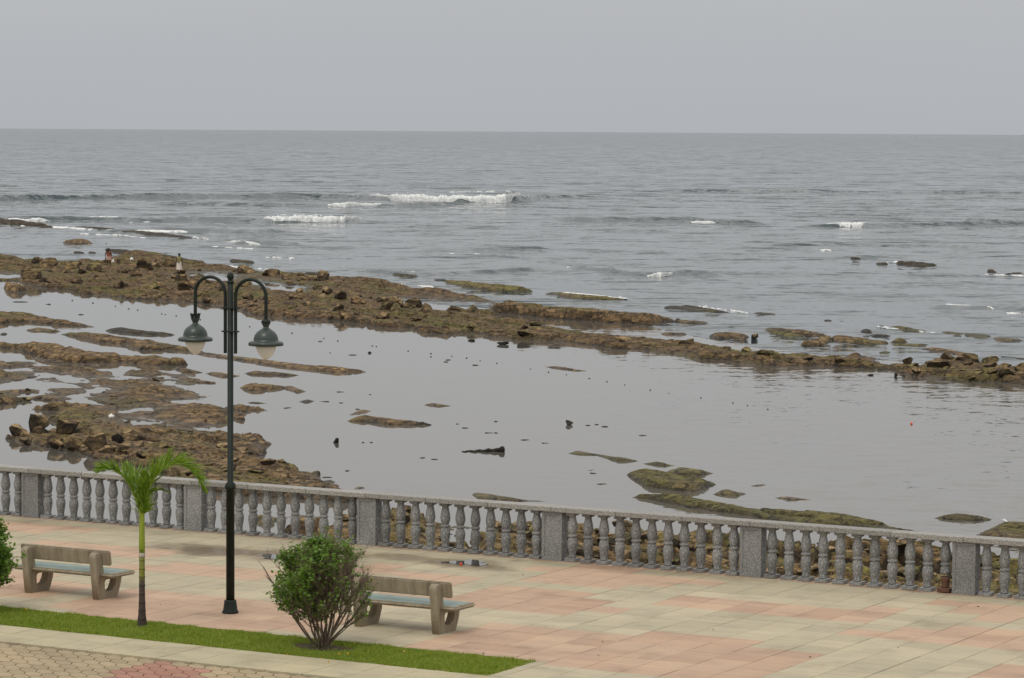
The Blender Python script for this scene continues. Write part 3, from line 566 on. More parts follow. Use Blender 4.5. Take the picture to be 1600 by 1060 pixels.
 ([(964, 771), (1000, 768), (1060, 772), (1120, 779), (1180, 790), (1260, 797), (1330, 803), (1415, 820), (1450, 832), (1380, 832), (1250, 818), (1100, 797), (1040, 787), (1008, 780), (975, 777)], .27, 'green_rock', 'very long green and yellow slab lying along the balustrade rail at right', dict(rag=.8)),
 ([(1202, 778), (1230, 772), (1278, 778), (1232, 782)], .25, 'brown_rock', 'pale brown slab right of the rounded weedy rock', {}),
 ([(1168, 756), (1190, 753), (1202, 758), (1180, 761)], .2, 'brown_rock', 'small reddish slab above the pale brown slab', {}),
 ([(1455, 806), (1490, 799), (1555, 808), (1532, 815), (1490, 813)], .26, 'green_rock', 'weedy rock with a ripple behind it near the right edge', {}),
 ([(1530, 830), (1560, 813), (1640, 818), (1720, 822), (1720, 852), (1560, 852)], .2, 'green_rock', 'green rock cut by the right edge just over the rail', {}),
 ([(911, 733), (928, 730), (942, 731), (925, 736)], .25, 'green_rock', 'small green flat rock left of the weedy group', {}),
 ([(887, 747), (896, 744), (907, 746), (897, 749)], .25, 'green_rock', 'small dark green rock nearest the rail left of the weedy group', {}),
 ([(548, 761), (556, 755), (572, 757), (574, 764), (555, 765)], .4, 'brown_rock', 'blocky brown rock just over the rail right of the lamp', {}),
 ([(573, 763), (580, 758), (590, 762), (585, 766)], .35, 'dark_rock', 'dark rock touching the blocky brown rock over the rail', {}),
 ([(592, 767), (612, 764), (628, 767), (610, 770)], .2, 'brown_rock', 'thin rock over the rail right of the blocky brown rock', {}),
 ([(735, 772), (741, 765), (780, 770), (830, 778), (876, 784), (800, 784), (745, 780)], .3, 'green_rock', 'forked weedy slab just over the middle of the rail', {}),
 ([(1138, 783), (1160, 781), (1170, 784), (1155, 786)], .2, 'dark_rock', 'thin dark rock between the rounded rock and the long green slab', {}),
]
for poly, H, m_, lab, k in ISL:
    kk = dict(seed=int(poly[0][0]) % 50+4, res=.8, ef=.10, eb=.4, rag=.35, hk=.85, lump=.6); kk.update(k)
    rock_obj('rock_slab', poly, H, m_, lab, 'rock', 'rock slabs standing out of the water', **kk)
# ---- boulder shapes
def boulder_mesh(name, seed, flat=1.0, cuts=11, sub=3, jag=.05):
    bm = bmesh.new(); bmesh.ops.create_icosphere(bm, subdivisions=sub, radius=1.0)
    co = np.array([v.co[:] for v in bm.verts]); r = np.random.default_rng(seed)
    for _ in range(cuts):
        n_ = r.standard_normal(3); n_ /= np.linalg.norm(n_); d = r.uniform(.36, .70)
        q = co@n_; co = co-np.outer(np.maximum(q-d, 0), n_)
    co = co*(1+jag*(fbm(co[:, 0]*2+co[:, 2], co[:, 1]*2+9, seed, 3))[:, None])
    co /= np.abs(co).max(0); co[:, 2] *= flat
    for v, c in zip(bm.verts, co): v.co = c
    return bm_mesh(bm, name, False)
BO = [boulder_mesh('boulder', s, sub=3, cuts=17, jag=.035) for s in range(8)]
BOS = [boulder_mesh('boulder_small', 50+s, sub=2, cuts=9) for s in range(8)]
def put_boulder(name, c, s, rz, m_, parent=None, tmpl=None, tilt=0.0):
    me = tmpl; key = me.name+'|'+m_
    if key not in bpy.data.meshes: k_ = me.copy(); k_.name = key; k_.materials.clear(); k_.materials.append(M[m_])
    o = bpy.data.objects.new(name, bpy.data.meshes[key]); col.objects.link(o)
    o.rotation_euler = (tilt, tilt*.6, rz); o.scale = s; o.location = c
    if parent: o.parent = parent; o.matrix_parent_inverse = Matrix.Identity(4); o.location = Vector(c)-parent.location
    return o
BL = [(7, 37, 662, 685, 'brown_rock', 'leftmost brown boulder of the pile above the left balustrade'), (37, 74, 649, 677, 'ochre_rock', 'tallest ochre boulder of the pile above the left balustrade'), (26, 51, 673, 690, 'brown_rock', 'boulder in front between the leftmost and the tallest of the pile'),
 (50, 76, 668, 688, 'ochre_rock', 'rounded boulder leaning on the front of the tallest one'), (28, 53, 684, 698, 'brown_rock', 'low front boulder at the water below the pile'), (77, 124, 658, 690, 'ochre_rock', 'wide weedy boulder with a dark foot, right of the tallest one'),
 (66, 100, 678, 702, 'ochre_rock', 'front boulder at the water below the wide weedy one'), (82, 104, 690, 704, 'tan_rock', 'small pale front boulder at the water'), (98, 131, 686, 708, 'tan_rock', 'sloping pale boulder at the water left of the angular block'),
 (129, 170, 681, 712, 'ochre_rock', 'large angular block with a flat pale face'), (164, 198, 678, 702, 'dark_rock', 'dark boulder right of the large angular block'), (150, 178, 699, 716, 'tan_rock', 'small pale slab boulder below the dark one'), (196, 222, 678, 698, 'brown_rock', 'boulder right of the dark one in the pile'),
 (178, 232, 694, 716, 'brown_rock', 'flat boulder right of the small pale slab'), (118, 150, 670, 684, 'brown_rock', 'half hidden boulder behind the large angular block')]
for i, (x0, x1, y0, y1, m_, lab) in enumerate(BL):
    m_ = {'ochre_rock': 'tan_rock', 'brown_rock': 'block_brown'}.get(m_, m_)
    c = U((x0+x1)/2, y1-1, SEA); k = c[1]/F; wx = (x1-x0)/2*k*1.04; hz = (y1-y0)*k*.5*1.05
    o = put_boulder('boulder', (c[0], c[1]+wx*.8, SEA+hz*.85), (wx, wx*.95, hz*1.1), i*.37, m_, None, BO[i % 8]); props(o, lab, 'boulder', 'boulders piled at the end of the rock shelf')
for (x, y, w_, h_, m_, lab) in [(890, 664, 16, 9, 'dark_rock', 'single dark boulder standing in mid lagoon'), (1178, 530, 14, 12, 'green_rock', 'round weedy boulder in the pool behind the reef'), (737, 533, 14, 4, 'dark_rock', 'flat stone just off the front of the reef left of centre'), (786, 539, 20, 6, 'dark_rock', 'dark flat stone just off the front of the reef at centre'),
  (864, 543, 26, 3, 'dark_rock', 'thin dark stone just off the reef right of centre'), (1400, 589, 8, 7, 'dark_rock', 'small upright stone off the right end of the reef'), (1412, 589, 7, 3, 'dark_rock', 'lowest small stone beside the upright one off the right end of the reef'), (1360, 587, 10, 3, 'dark_rock', 'small flat stone off the right part of the reef'), (577, 552, 7, 3, 'dark_rock', 'little dark stone in the upper lagoon')]:
    c = U(x, y, SEA); k = c[1]/F; o = put_boulder('boulder', (c[0], c[1], SEA+h_*k*.30), (w_*k*.52, w_*k*.5, h_*k*.55), x*.1, m_, None, BO[(x+y) % 8]); props(o, lab, 'boulder')
# pointed shard and dark log
c = U(525, 692, SEA); k = c[1]/F
o = put_boulder('rock_shard', (c[0], c[1], SEA+.02), (4*k, 4*k, 9*k), .4, 'dark_rock', None, BO[3], .75); props(o, 'pointed dark shard sticking out of the lagoon right of the lamp post', 'rock')
tb = Tubes(); pts = []; rr = []
for i in range(22):
    t = i/21; c = U(722+66*t, 706+.6*math.sin(i*1.3), SEA); pts.append((c[0], c[1], SEA+.01+.03*t+(.05 if t > .93 else 0))); rr.append(.02+.07*min(1, t*1.5)*(.7+.5*random.random())+(.03 if t > .88 else 0))
tb.add(pts, rr, 8); rr[-1] = .02
props(link('driftwood', tb.mesh('driftwood'), None, 'dark_rock'), 'dark knobbly log floating flat in the lagoon', 'driftwood')
# small stones seen as dots, floats in a row
LM = [((300, 485), 'behind the lamp hoods'), ((520, 540), 'right of the lamp arms'), ((700, 560), 'in front of the reef at centre'), ((30, 475), 'at the left edge'), ((130, 485), 'left of the left lamp hood'), ((890, 600), 'near the thin slab right of centre'), ((1040, 612), 'at the middle of the row'), ((1180, 635), 'at the right end of the row'), ((540, 640), 'near the brown mid lagoon island'),
 ((570, 692), 'beside the pointed shard'), ((668, 717), 'left of the dark log'), ((740, 668), 'right of the brown mid lagoon island'), ((830, 690), 'above the dark log'), ((930, 665), 'beside the single mid lagoon boulder'), ((1000, 681), 'right of the single mid lagoon boulder'), ((930, 745), 'left of the weedy slab group'), ((525, 742), 'over the rail near the lamp'), ((1375, 578), 'under the right part of the reef')]
def near(x, y): return min(LM, key=lambda l: (l[0][0]-x)**2+(2*(l[0][1]-y))**2)[1]
def dots(lst, lab, grp, sz=1.1, m_='dark_rock'):
    for x, y in lst:
        c = U(x, y, SEA); k = c[1]/F; o = put_boulder('stone', (c[0], c[1], SEA+.3*k), (sz*1.3*k, sz*1.3*k, sz*.9*k), x, m_, None, BOS[int(x) % 8]); props(o, lab+', '+near(x, y), 'stone', grp+' '+near(x, y))
dots([(456, 521), (506, 529), (528, 533), (582, 541), (588, 542), (516, 552), (638, 549), (673, 553), (673, 558), (706, 557), (729, 560), (750, 564), (776, 568), (829, 577), (180, 479), (201, 483), (215, 485), (253, 491), (258, 492), (275, 494), (113, 470), (145, 474), (313, 500), (390, 511), (456, 521)], 'tiny dark stone in calm water', 'tiny stones in the upper lagoon')
dots([(857, 582), (885, 586), (921, 592), (948, 597), (976, 602), (1016, 610), (1045, 615), (1145, 630), (1168, 634), (1095, 622), (1200, 640)], 'tiny round stone in the row', 'tiny stones in a row')
for x, y, w_ in [(30, 472, 30), (75, 476, 12), (127, 492, 12), (237, 521, 8), (550, 555, 16), (700, 563, 10), (697, 566, 8), (743, 571, 14), (500, 534, 8), (660, 716, 10), (678, 718, 14), (568, 692, 6), (580, 692, 6), (775, 659, 8), (727, 669, 14), (714, 663, 8), (762, 677, 20), (776, 677, 8), (820, 688, 16), (850, 693, 16), (932, 664, 8), (945, 667, 12), (1004, 681, 14), (918, 665, 10), (530, 613, 18), (578, 617, 6), (507, 628, 20), (533, 630, 10), (940, 757, 18), (928, 740, 14), (543, 736, 10), (510, 746, 20), (560, 640, 10), (1375, 578, 16)]:
    c = U(x, y, SEA); k = c[1]/F; o = put_boulder('flat_stone', (c[0], c[1], SEA), (w_*k*.5, w_*k*.35, 1.3*k), .0, 'dark_rock', None, BOS[int(x) % 8]); props(o, 'thin dark stone just breaking the lagoon, '+near(x, y), 'stone', 'thin stones just breaking the water '+near(x, y))
# ---- loose blocks that lie on the reefs, parts of them
def scatter(parent, poly, n, sz, mats, seed, flat=(.25, .6), small=True, avoid=()):
    r = np.random.default_rng(seed); P = np.array(poly); c_ = 0; tries = 0
    while c_ < n and tries < n*40:
        tries += 1; x = r.uniform(max(P[:, 0].min(), -60), min(P[:, 0].max(), 1660)); y = r.uniform(P[:, 1].min(), P[:, 1].max())
        if not inpoly(x, y, poly): continue
        c = U(x, y, SEA+.25); k = c[1]/F; g_ = zat(c[0], c[1])
        if g_ < SEA+.04: continue
        s = sz[0]*k*(sz[1]/sz[0])**(r.random()**2.0)/2; fl = r.uniform(*flat); asp = r.uniform(.5, 1)
        q = vn(np.array([c[0]*.3]), np.array([c[1]*.15]), 3)[0]
        m_ = mats[int((q*.7+r.random()*.3)*len(mats)) % len(mats)]
        put_boulder('rock_block', (c[0], c[1], g_+s*fl*.25), (s, s*asp, s*fl), STR_ROT+r.normal()*.5, m_, parent, (BOS if small else BO)[r.integers(8)], r.normal()*.12); c_ += 1
scatter(reef, [(-60, 402), (160, 412), (310, 412), (640, 452), (760, 490), (600, 508), (300, 470), (130, 456), (-60, 440)], 210, (9, 44), ['block_brown', 'block_ochre', 'brown_rock', 'block_brown'], 1, (.35, .8))
scatter(reef, [(640, 490), (900, 510), (1280, 556), (1600, 575), (1600, 597), (1200, 570), (900, 535), (650, 518)], 60, (10, 44), ['block_ochre', 'reef_rock', 'block_ochre', 'green_rock'], 2, (.2, .45))
scatter(reef, [(1400, 560), (1600, 566), (1600, 598), (1420, 588)], 26, (20, 52), ['block_brown', 'brown_rock', 'block_ochre'], 3, (.35, .65), False)
scatter(shelf, [(100, 672), (300, 668), (480, 735), (520, 765), (240, 735), (150, 705)], 110, (8, 44), ['tan_rock', 'block_ochre', 'block_brown'], 4, (.2, .5), False)
scatter(shelf, [(0, 560), (290, 585), (380, 640), (350, 680), (130, 660), (0, 630)], 60, (6, 26), ['brown_rock', 'block_brown'], 5, (.15, .4))
scatter(shore, [(430, 785), (860, 805), (1150, 845), (1640, 885), (1640, 960), (1100, 930), (500, 850)], 260, (14, 60), ['ochre_rock', 'green_rock', 'block_brown', 'block_ochre'], 6, (.3, .7), False)
# ================================================================== PROMENADE
fr = dict(loc=(OR[0], OR[1], 0), rz=TH)
def slab(name, u0, u1, v0, v1, z0, z1, m_, kind='structure'):
    o = link(name, box_me(name, u0, u1, v0, v1, z0, z1), None, m_); o.location = fr['loc']; o.rotation_euler = (0, 0, TH); props(o, kind=kind); return o
wall = slab('sea_wall', -70, 70, -.6, .42, -6, -.036, 'wall')
pav = slab('pavement', -70, 70, -12.38, .40, -.5, -.032, 'joint')
road = slab('road', -70, 70, -60, -12.385, -.5, -.042, 'paver_joint')
TS, TR, U0, V0 = .645, .61, 10.71, -.07
GR = (-30.0, 9.22, -11.08, -9.60)      # grass bed u0,u1,v0,v1
PINK = [[(-60, 816), (0, 816), (45, 815), (110, 823), (137, 826), (122, 831), (40, 833), (-60, 829)], [(33, 846), (66, 839), (130, 847), (250, 858), (264, 861), (244, 870), (174, 869), (80, 861)], [(170, 884), (250, 879), (325, 881), (437, 895), (434, 913), (290, 900), (215, 891)],
 [(-60, 893), (22, 894), (130, 909), (112, 921), (0, 938), (-60, 940)], [(86, 950), (205, 922), (245, 919), (442, 938), (545, 955), (552, 985), (420, 990), (80, 960)], [(560, 892), (600, 883), (760, 905), (720, 914), (640, 908)], [(690, 944), (752, 920), (824, 919), (925, 929), (908, 936), (946, 941), (935, 948), (977, 953), (968, 961), (900, 958), (700, 945)],
 [(836, 904), (895, 883), (1000, 893), (1137, 908), (1120, 917), (1070, 915), (985, 916), (975, 921), (915, 918), (857, 914)], [(812, 886), (850, 883), (862, 889), (845, 895)], [(1035, 943), (1070, 928), (1150, 934), (1414, 955), (1370, 970), (1300, 969), (1150, 953)],
 [(600, 1010), (690, 998), (768, 970), (860, 977), (990, 988), (1160, 1004), (1293, 1019), (1240, 1036), (1150, 1066), (1040, 1052), (850, 1034)], [(1453, 946), (1463, 938), (1700, 950), (1700, 980), (1600, 970), (1518, 969), (1538, 961), (1485, 958), (1500, 948)],
 [(1307, 992), (1322, 983), (1389, 987), (1414, 980), (1468, 983), (1492, 977), (1700, 990), (1700, 1030), (1600, 1017), (1480, 1006)], [(1500, 1064), (1552, 1042), (1640, 1046), (1640, 1080)], [(560, 935), (600, 930), (692, 940), (660, 952), (590, 945)]]
PINKW = [np.array([UVp(x, y) for x, y in p]) for p in PINK]
def is_pink(u, v):
    for p in PINKW:
        if inpoly(u, v, p): return True
    x, y = PX(W(u, v))
    if -80 < x < 1680 and y < 1100: return False
    return vn(np.array([u*.28+3]), np.array([v*.75]), 91)[0] > .6
tiles = []
for i in range(-46, 34):
    for j in range(0, 21):
        u0 = U0+i*TS; v1 = V0-j*TR
        if j == 0: v1 = -.08
        v0 = V0-(j+1)*TR
        if v0 < -12.35: v0 = -12.34
        if v1 <= v0+.05: continue
        u1 = u0+TS
        parts_ = [(u0, u1, v0, v1)]
        if u0 < GR[1] and v0 < GR[3] and v1 > GR[2]:
            parts_ = []
            if u1 > GR[1]+.05: parts_.append((GR[1], u1, max(v0, GR[2]), min(v1, GR[3])))
            if v1 > GR[3]+.04: parts_.append((u0, u1, GR[3], v1))
            if v0 < GR[2]-.04: parts_.append((u0, u1, v0, GR[2]))
        for a, b, c2, d in parts_:
            cu, cv = (a+b)/2, (c2+d)/2; x, y = PX(W(cu, cv)); D = W(cu, cv)[1]
            area = (b-a)*(d-c2)/D**3 if (-10 < x < 1610 and 720 < y < 1070) else 0
            tiles.append((area, a, b, c2, d, 'edge_pave' if cv < GR[2] else ('tile_pink' if is_pink(cu, cv) else 'tile_cream')))
tiles.sort(key=lambda t: -t[0])
TM = {}
def tile_at(idx, t):
    _, a, b, c2, d, m_ = t
    ku = .007 if abs(a-U0-5*TS) > .02 else .013
    key = (round(b-a, 3), round(d-c2, 3), m_, ku)
    if key not in TM:
        w_, h_ = (b-a)/2, (d-c2)/2; me = box_me('paving_tile', -w_+ku, w_-.004, -h_+.004, h_-.004, -.030, 0, .004); me.materials.append(M[m_]); TM[key] = me
    o = bpy.data.objects.new('paving_tile', TM[key]); col.objects.link(o); o.parent = pav
    o.location = ((a+b)/2, (c2+d)/2, random.uniform(-.0025, .001)); o.rotation_euler = (random.gauss(0, .0018), random.gauss(0, .0018), 0)
for i, t in enumerate(tiles[:300]): tile_at(i, t)
for mname in ('tile_pink', 'tile_cream', 'edge_pave'):
    bm = bmesh.new()
    for t in tiles[300:]:
        if t[5] != mname: continue
        ku = .007 if abs(t[1]-U0-5*TS) > .02 else .013
        bbox_bm(bm, t[1]+ku, t[2]-.004, t[3]+.004, t[4]-.004, -.03, random.uniform(-.0025, .001))
    o = link('paving_field', bm_mesh(bm, 'paving_field'), pav, mname); props(o, kind='stuff', label='remaining paving tiles')
# interlocking pavers of the road
PU, PV = .30, .25
def paver_outline():
    pts = []; n = 5
    def wv(t): return math.sin(2*PI*t)
    for k in range(n): t = k/n; pts.append((t*PU, .030*wv(t)))
    for k in range(n): t = k/n; pts.append((PU+.036*wv(t), t*PV))
    for k in range(n): t = 1-k/n; pts.append((t*PU, PV+.030*wv(t)))
    for k in range(n): t = 1-k/n; pts.append((.036*wv(t), t*PV))
    return pts
def paver_me(m_):
    o = np.array(paver_outline()); c = o.mean(0); q = (o-c)*.94; bm = bmesh.new()
    t = [bm.verts.new((x*.985, y*.985, 0)) for x, y in q]; s = [bm.verts.new((x, y, -.008)) for x, y in q]; b = [bm.verts.new((x, y, -.038)) for x, y in q]
    bm.faces.new(t); n = len(q)
    for k in range(n): bm.faces.new((s[k], s[(k+1) % n], t[(k+1) % n], t[k])); bm.faces.new((b[k], b[(k+1) % n], s[(k+1) % n], s[k]))
    me = bm_mesh(bm, 'paver'); me.materials.append(M[m_]); return me, c
PM = {k: paver_me(k) for k in ('paver_tan', 'paver_red')}
REDP = np.array([UVp(x, y) for x, y in [(150, 1075), (190, 1045), (235, 1032), (330, 1043), (322, 1060), (300, 1080)]])
pl_ = []
for i in range(-40, 60):
    for j in range(0, 34):
        u = -4+i*PU-j*.02; v = -12.40-(j+1)*PV-.03; x, y = PX(W(u+PU/2, v+PV/2)); vis = -20 < x < 1620 and y < 1066
        pl_.append((0 if vis else 1, y, u, v))
pl_.sort()
pbm = bmesh.new()
for i, (a, y, u, v) in enumerate(pl_):
    k = 'paver_red' if inpoly(u+PU/2, v+PV/2, REDP) else 'paver_tan'; me, c = PM[k]
    zz = -.012+random.uniform(-.003, .002)
    if i < 300:
        o = bpy.data.objects.new('paver', me); col.objects.link(o); o.parent = road; o.location = (u+c[0], v+c[1], zz)
    else:
        q = bmesh.new(); q.from_mesh(me); bmesh.ops.translate(q, verts=q.verts, vec=(u+c[0], v+c[1], zz)); tmp = bpy.data.meshes.new('t'); q.to_mesh(tmp); q.free(); pbm.from_mesh(tmp); bpy.data.meshes.remove(tmp)
props(link('paver_field', bm_mesh(pbm, 'paver_field'), road, 'paver_tan'), kind='stuff', label='remaining interlocking pavers')
# puddles by the railing
def puddle(px, label):
    P = np.array([UVp(x, y) for x, y in px]); c = P.mean(0); out_ = []
    n = 40
    for k in range(n):
        a = 2*PI*k/n; r0 = np.array([math.cos(a), math.sin(a)])*((P.max(0)-P.min(0))/2)*(1+.28*math.sin(3*a+c[0])+.15*math.sin(7*a+1)); out_.append(tuple(c+r0))
    me = bpy.data.meshes.new('puddle'); me.from_pydata([(a-c[0], b-c[1], 0) for a, b in out_], [], [tuple(range(n))]); o = link('puddle', me, None, 'puddle'); o.location = W(c[0], c[1], .004); o.rotation_euler = (0, 0, TH)
    props(o, kind='structure', label=label)
puddle([(704, 876), (760, 878), (752, 883), (708, 882)], 'shallow puddle reflecting the sky by the railing')
puddle([(418, 866), (452, 868), (450, 874), (420, 873)], 'thin puddle behind the bush')
# ---- balustrade
bal = empty('balustrade', fr['loc'], TH)
props(bal, 'grey granite balustrade with turned balusters along the seaward edge of the promenade', 'balustrade')
PW, PD, RH = .42, .235, .905
def post_mesh():
    bm = bmesh.new(); bbox_bm(bm, 0, PW, 0, PD, 0, RH, .006); me = None
    # recessed front and back panels, cut as a frame
    fs = [f for f in bm.faces if abs(f.normal.y) > .9 and f.calc_area() > .1]; bm.normal_update(); fs = [f for f in bm.faces if abs(f.normal.y) > .9 and f.calc_area() > .1]
    for f in fs:
        r = bmesh.ops.inset_individual(bm, faces=[f], thickness=.075, depth=0); f.normal_update(); n_ = f.normal.copy()
        r = bmesh.ops.inset_individual(bm, faces=[f], thickness=.006, depth=-.016)
    return bm_mesh(bm, 'post')
def bal_mesh(lo=0.0, hi=9.0):
    prof = [(.052, .062), (.070, .075), (.073, .09), (.066, .10), (.066, .115), (.069, .14), (.076, .19), (.087, .25), (.094, .30), (.093, .35), (.083, .40), (.070, .435), (.066, .445), (.080, .452), (.087, .463), (.087, .478), (.080, .490), (.066, .497), (.070, .515), (.084, .55), (.094, .60), (.094, .645), (.086, .70), (.073, .76), (.063, .805), (.061, .83), (.072, .838), (.074, .850)]
    bm = bmesh.new(); q = [p for p in prof if lo <= p[1] <= hi]; lathe(bm, q, 18); me = bm_mesh(bm, 'baluster', True)
    for p in me.polygons: 
        if len(p.vertices) > 4: p.use_smooth = False
    return me
def boxes(name, lst, bev=.004):
    bm = bmesh.new()
    for b in lst: bbox_bm(bm, *b, bev)
    return bm_mesh(bm, name)
def join_me(a, b, name):
    bm = bmesh.new(); bm.from_mesh(a); bm.from_mesh(b); return bm_mesh(bm, name)
PME = post_mesh(); PME.materials.append(M['granite'])
bb = boxes('bb', [(-.112, .112, -.112, .112, 0, .064), (-.088, .088, -.088, .088, .850, RH)])
BME = join_me(bal_mesh(), bb, 'baluster'); BME.materials.append(M['granite'])
cv = .118
for i in range(-6, 10):
    u = 4.0*(i-2)
    o = bpy.data.objects.new('post', PME); col.objects.link(o); o.parent = bal; o.location = (u, 0, 0)
    for k in range(11):
        ub = u+PW+.3255*(k+.5)
        if i == 4 and k == 10:      # u in the bay before the last post in view: brown stained baluster
            t1 = join_me(bal_mesh(.26), boxes('x', [(-.088, .088, -.088, .088, .850, RH)]), 'baluster'); t1.materials.append(M['granite'])
            o = bpy.data.objects.new('baluster', t1); col.objects.link(o); o.parent = bal; o.location = (ub, cv, .02); o['label'] = 'baluster with its lower half stained rust brown'
            t2 = join_me(bal_mesh(0, .2505), boxes('x', [(-.112, .112, -.112, .112, 0, .064)]), 'stained_foot'); t2.materials.append(M['rusty_stone'])
            # close the gap between the two halves
            o2 = bpy.data.objects.new('stained_foot', t2); col.objects.link(o2); o2.parent = o; o2.scale = (1, 1, 1.03)
            continue
        o = bpy.data.objects.new('baluster', BME); col.objects.link(o); o.parent = bal; o.location = (ub, cv, random.uniform(-.004, .003)+.006); o.rotation_euler = (0, 0, random.gauss(0, .02))
for i in range(-18, 30):
    u = .21+i*4/3
    me = boxes('coping_stone', [(-.664, .664, -.045, PD+.05, RH+.003, 1.0)], .008)
    me.materials.append(M['granite_rail']); o = bpy.data.objects.new('coping_stone', me); col.objects.link(o); o.parent = bal; o.location = (u+.667, 0, random.uniform(-.002, .002))
o = link('plinth', boxes('plinth', [(-28, 32, -.075, .40, -.036, .005)], .004), bal, 'plinth_stone')
# ================================================================== BENCHES
def bench_leg():
    outer = [(0, 0), (.50, 0), (.545, .09), (.60, .22), (.635, .375), (.145, .375), (.105, .55), (.055, .745), (.03, .775), (-.02, .785), (-.07, .775), (-.095, .745), (-.10, .70), (-.055, .38)]
    hole = [(.155, .16), (.20, .115), (.33, .105), (.40, .14), (.455, .22), (.475, .29), (.45, .325), (.19, .325), (.15, .28)]
    cu = bpy.data.curves.new('leg', 'CURVE'); cu.dimensions = '2D'; cu.fill_mode = 'BOTH'; cu.extrude = .058; cu.bevel_depth = .008
    for lp in (outer, hole):
        sp_ = cu.splines.new('POLY'); sp_.points.add(len(lp)-1); sp_.use_cyclic_u = True
        for p_, (a, b) in zip(sp_.points, lp): p_.co = (a, b, 0, 1)
    t = bpy.data.objects.new('t', cu); col.objects.link(t); dg = bpy.context.evaluated_depsgraph_get(); me = bpy.data.meshes.new_from_object(t.evaluated_get(dg)); bpy.data.objects.remove(t)
    R = np.array([[0, 0, 1], [1, 0, 0], [0, 1, 0]], float)   # (a,b,c) -> (c, a, b)
    co = np.empty(len(me.vertices)*3, np.float32); me.vertices.foreach_get('co', co); co = co.reshape(-1, 3); me.vertices.foreach_set('co', (co@R.T).ravel().astype(np.float32)); me.update(); me.name = 'leg'
    me.materials.clear(); me.materials.append(M['bench_concrete']); return me
LEG = bench_leg()
def bench(u, v, label):
    r = empty('park_bench', W(u, v, 0), TH); props(r, label, 'bench', 'concrete benches facing the sea')
    for s in (-1, 1):
        o = bpy.data.objects.new('leg', LEG); col.objects.link(o); o.parent = r; o.location = (s*.715, 0, 0)
    # seat: rounded slab frame with inlaid blue top
    bm = bmesh.new(); bbox_bm(bm, -1.06, 1.06, .02, .66, .377, .445); es = [e for e in bm.edges]; bmesh.ops.bevel(bm, geom=es, offset=.028, segments=3, affect='EDGES')
    s_ = link('seat', bm_mesh(bm, 'seat', False), r, 'bench_concrete')
    tb_ = link('seat_inlay', box_me('seat_inlay', -.99, .99, .07, .60, .44, .4495, .003), s_, 'bench_blue')
    bm = bmesh.new(); bbox_bm(bm, -.93, .93, -.035, .035, -.125, .125); bmesh.ops.bevel(bm, geom=list(bm.edges), offset=.018, segments=2, affect='EDGES')
    b_ = link('backrest', bm_mesh(bm, 'backrest'), r, 'bench_concrete'); b_.location = (0, .118, .695); b_.rotation_euler = (math.radians(10), 0, 0)
    return r
bench(-.70, -8.16, 'concrete bench with blue seat left of the palm, its back to us')
b2 = bench(5.97, -8.28, 'concrete bench with blue seat half hidden behind the round bush')
# ================================================================== LAMP
lu, lv = 2.73, -8.17
lamp = empty('street_lamp', W(lu, lv, 0), TH); props(lamp, 'tall dark green lamp post with two hanging hoods on curved arms', 'street lamp')
bm = bmesh.new(); lathe(bm, [(.135, 0), (.135, .02), (.118, .05), (.098, .19), (.098, .21), (.076, .215)], 24); link('base', bm_mesh(bm, 'base', True), lamp, 'lamp_green')
bm = bmesh.new(); lathe(bm, [(.069, .2), (.067, 2.02), (.090, 2.03), (.092, 2.07), (.083, 2.09), (.083, 2.11), (.049, 2.14), (.048, 5.36)], 24); link('pole', bm_mesh(bm, 'pole', True), lamp, 'lamp_green')
bm = bmesh.new(); lathe(bm, [(.05, 5.36), (.056, 5.38), (.056, 5.40), (.035, 5.415), (.045, 5.43), (.056, 5.46), (.056, 5.49), (.044, 5.52), (.02, 5.54), (.003, 5.545)], 18); link('finial', bm_mesh(bm, 'finial', True), lamp, 'lamp_green')
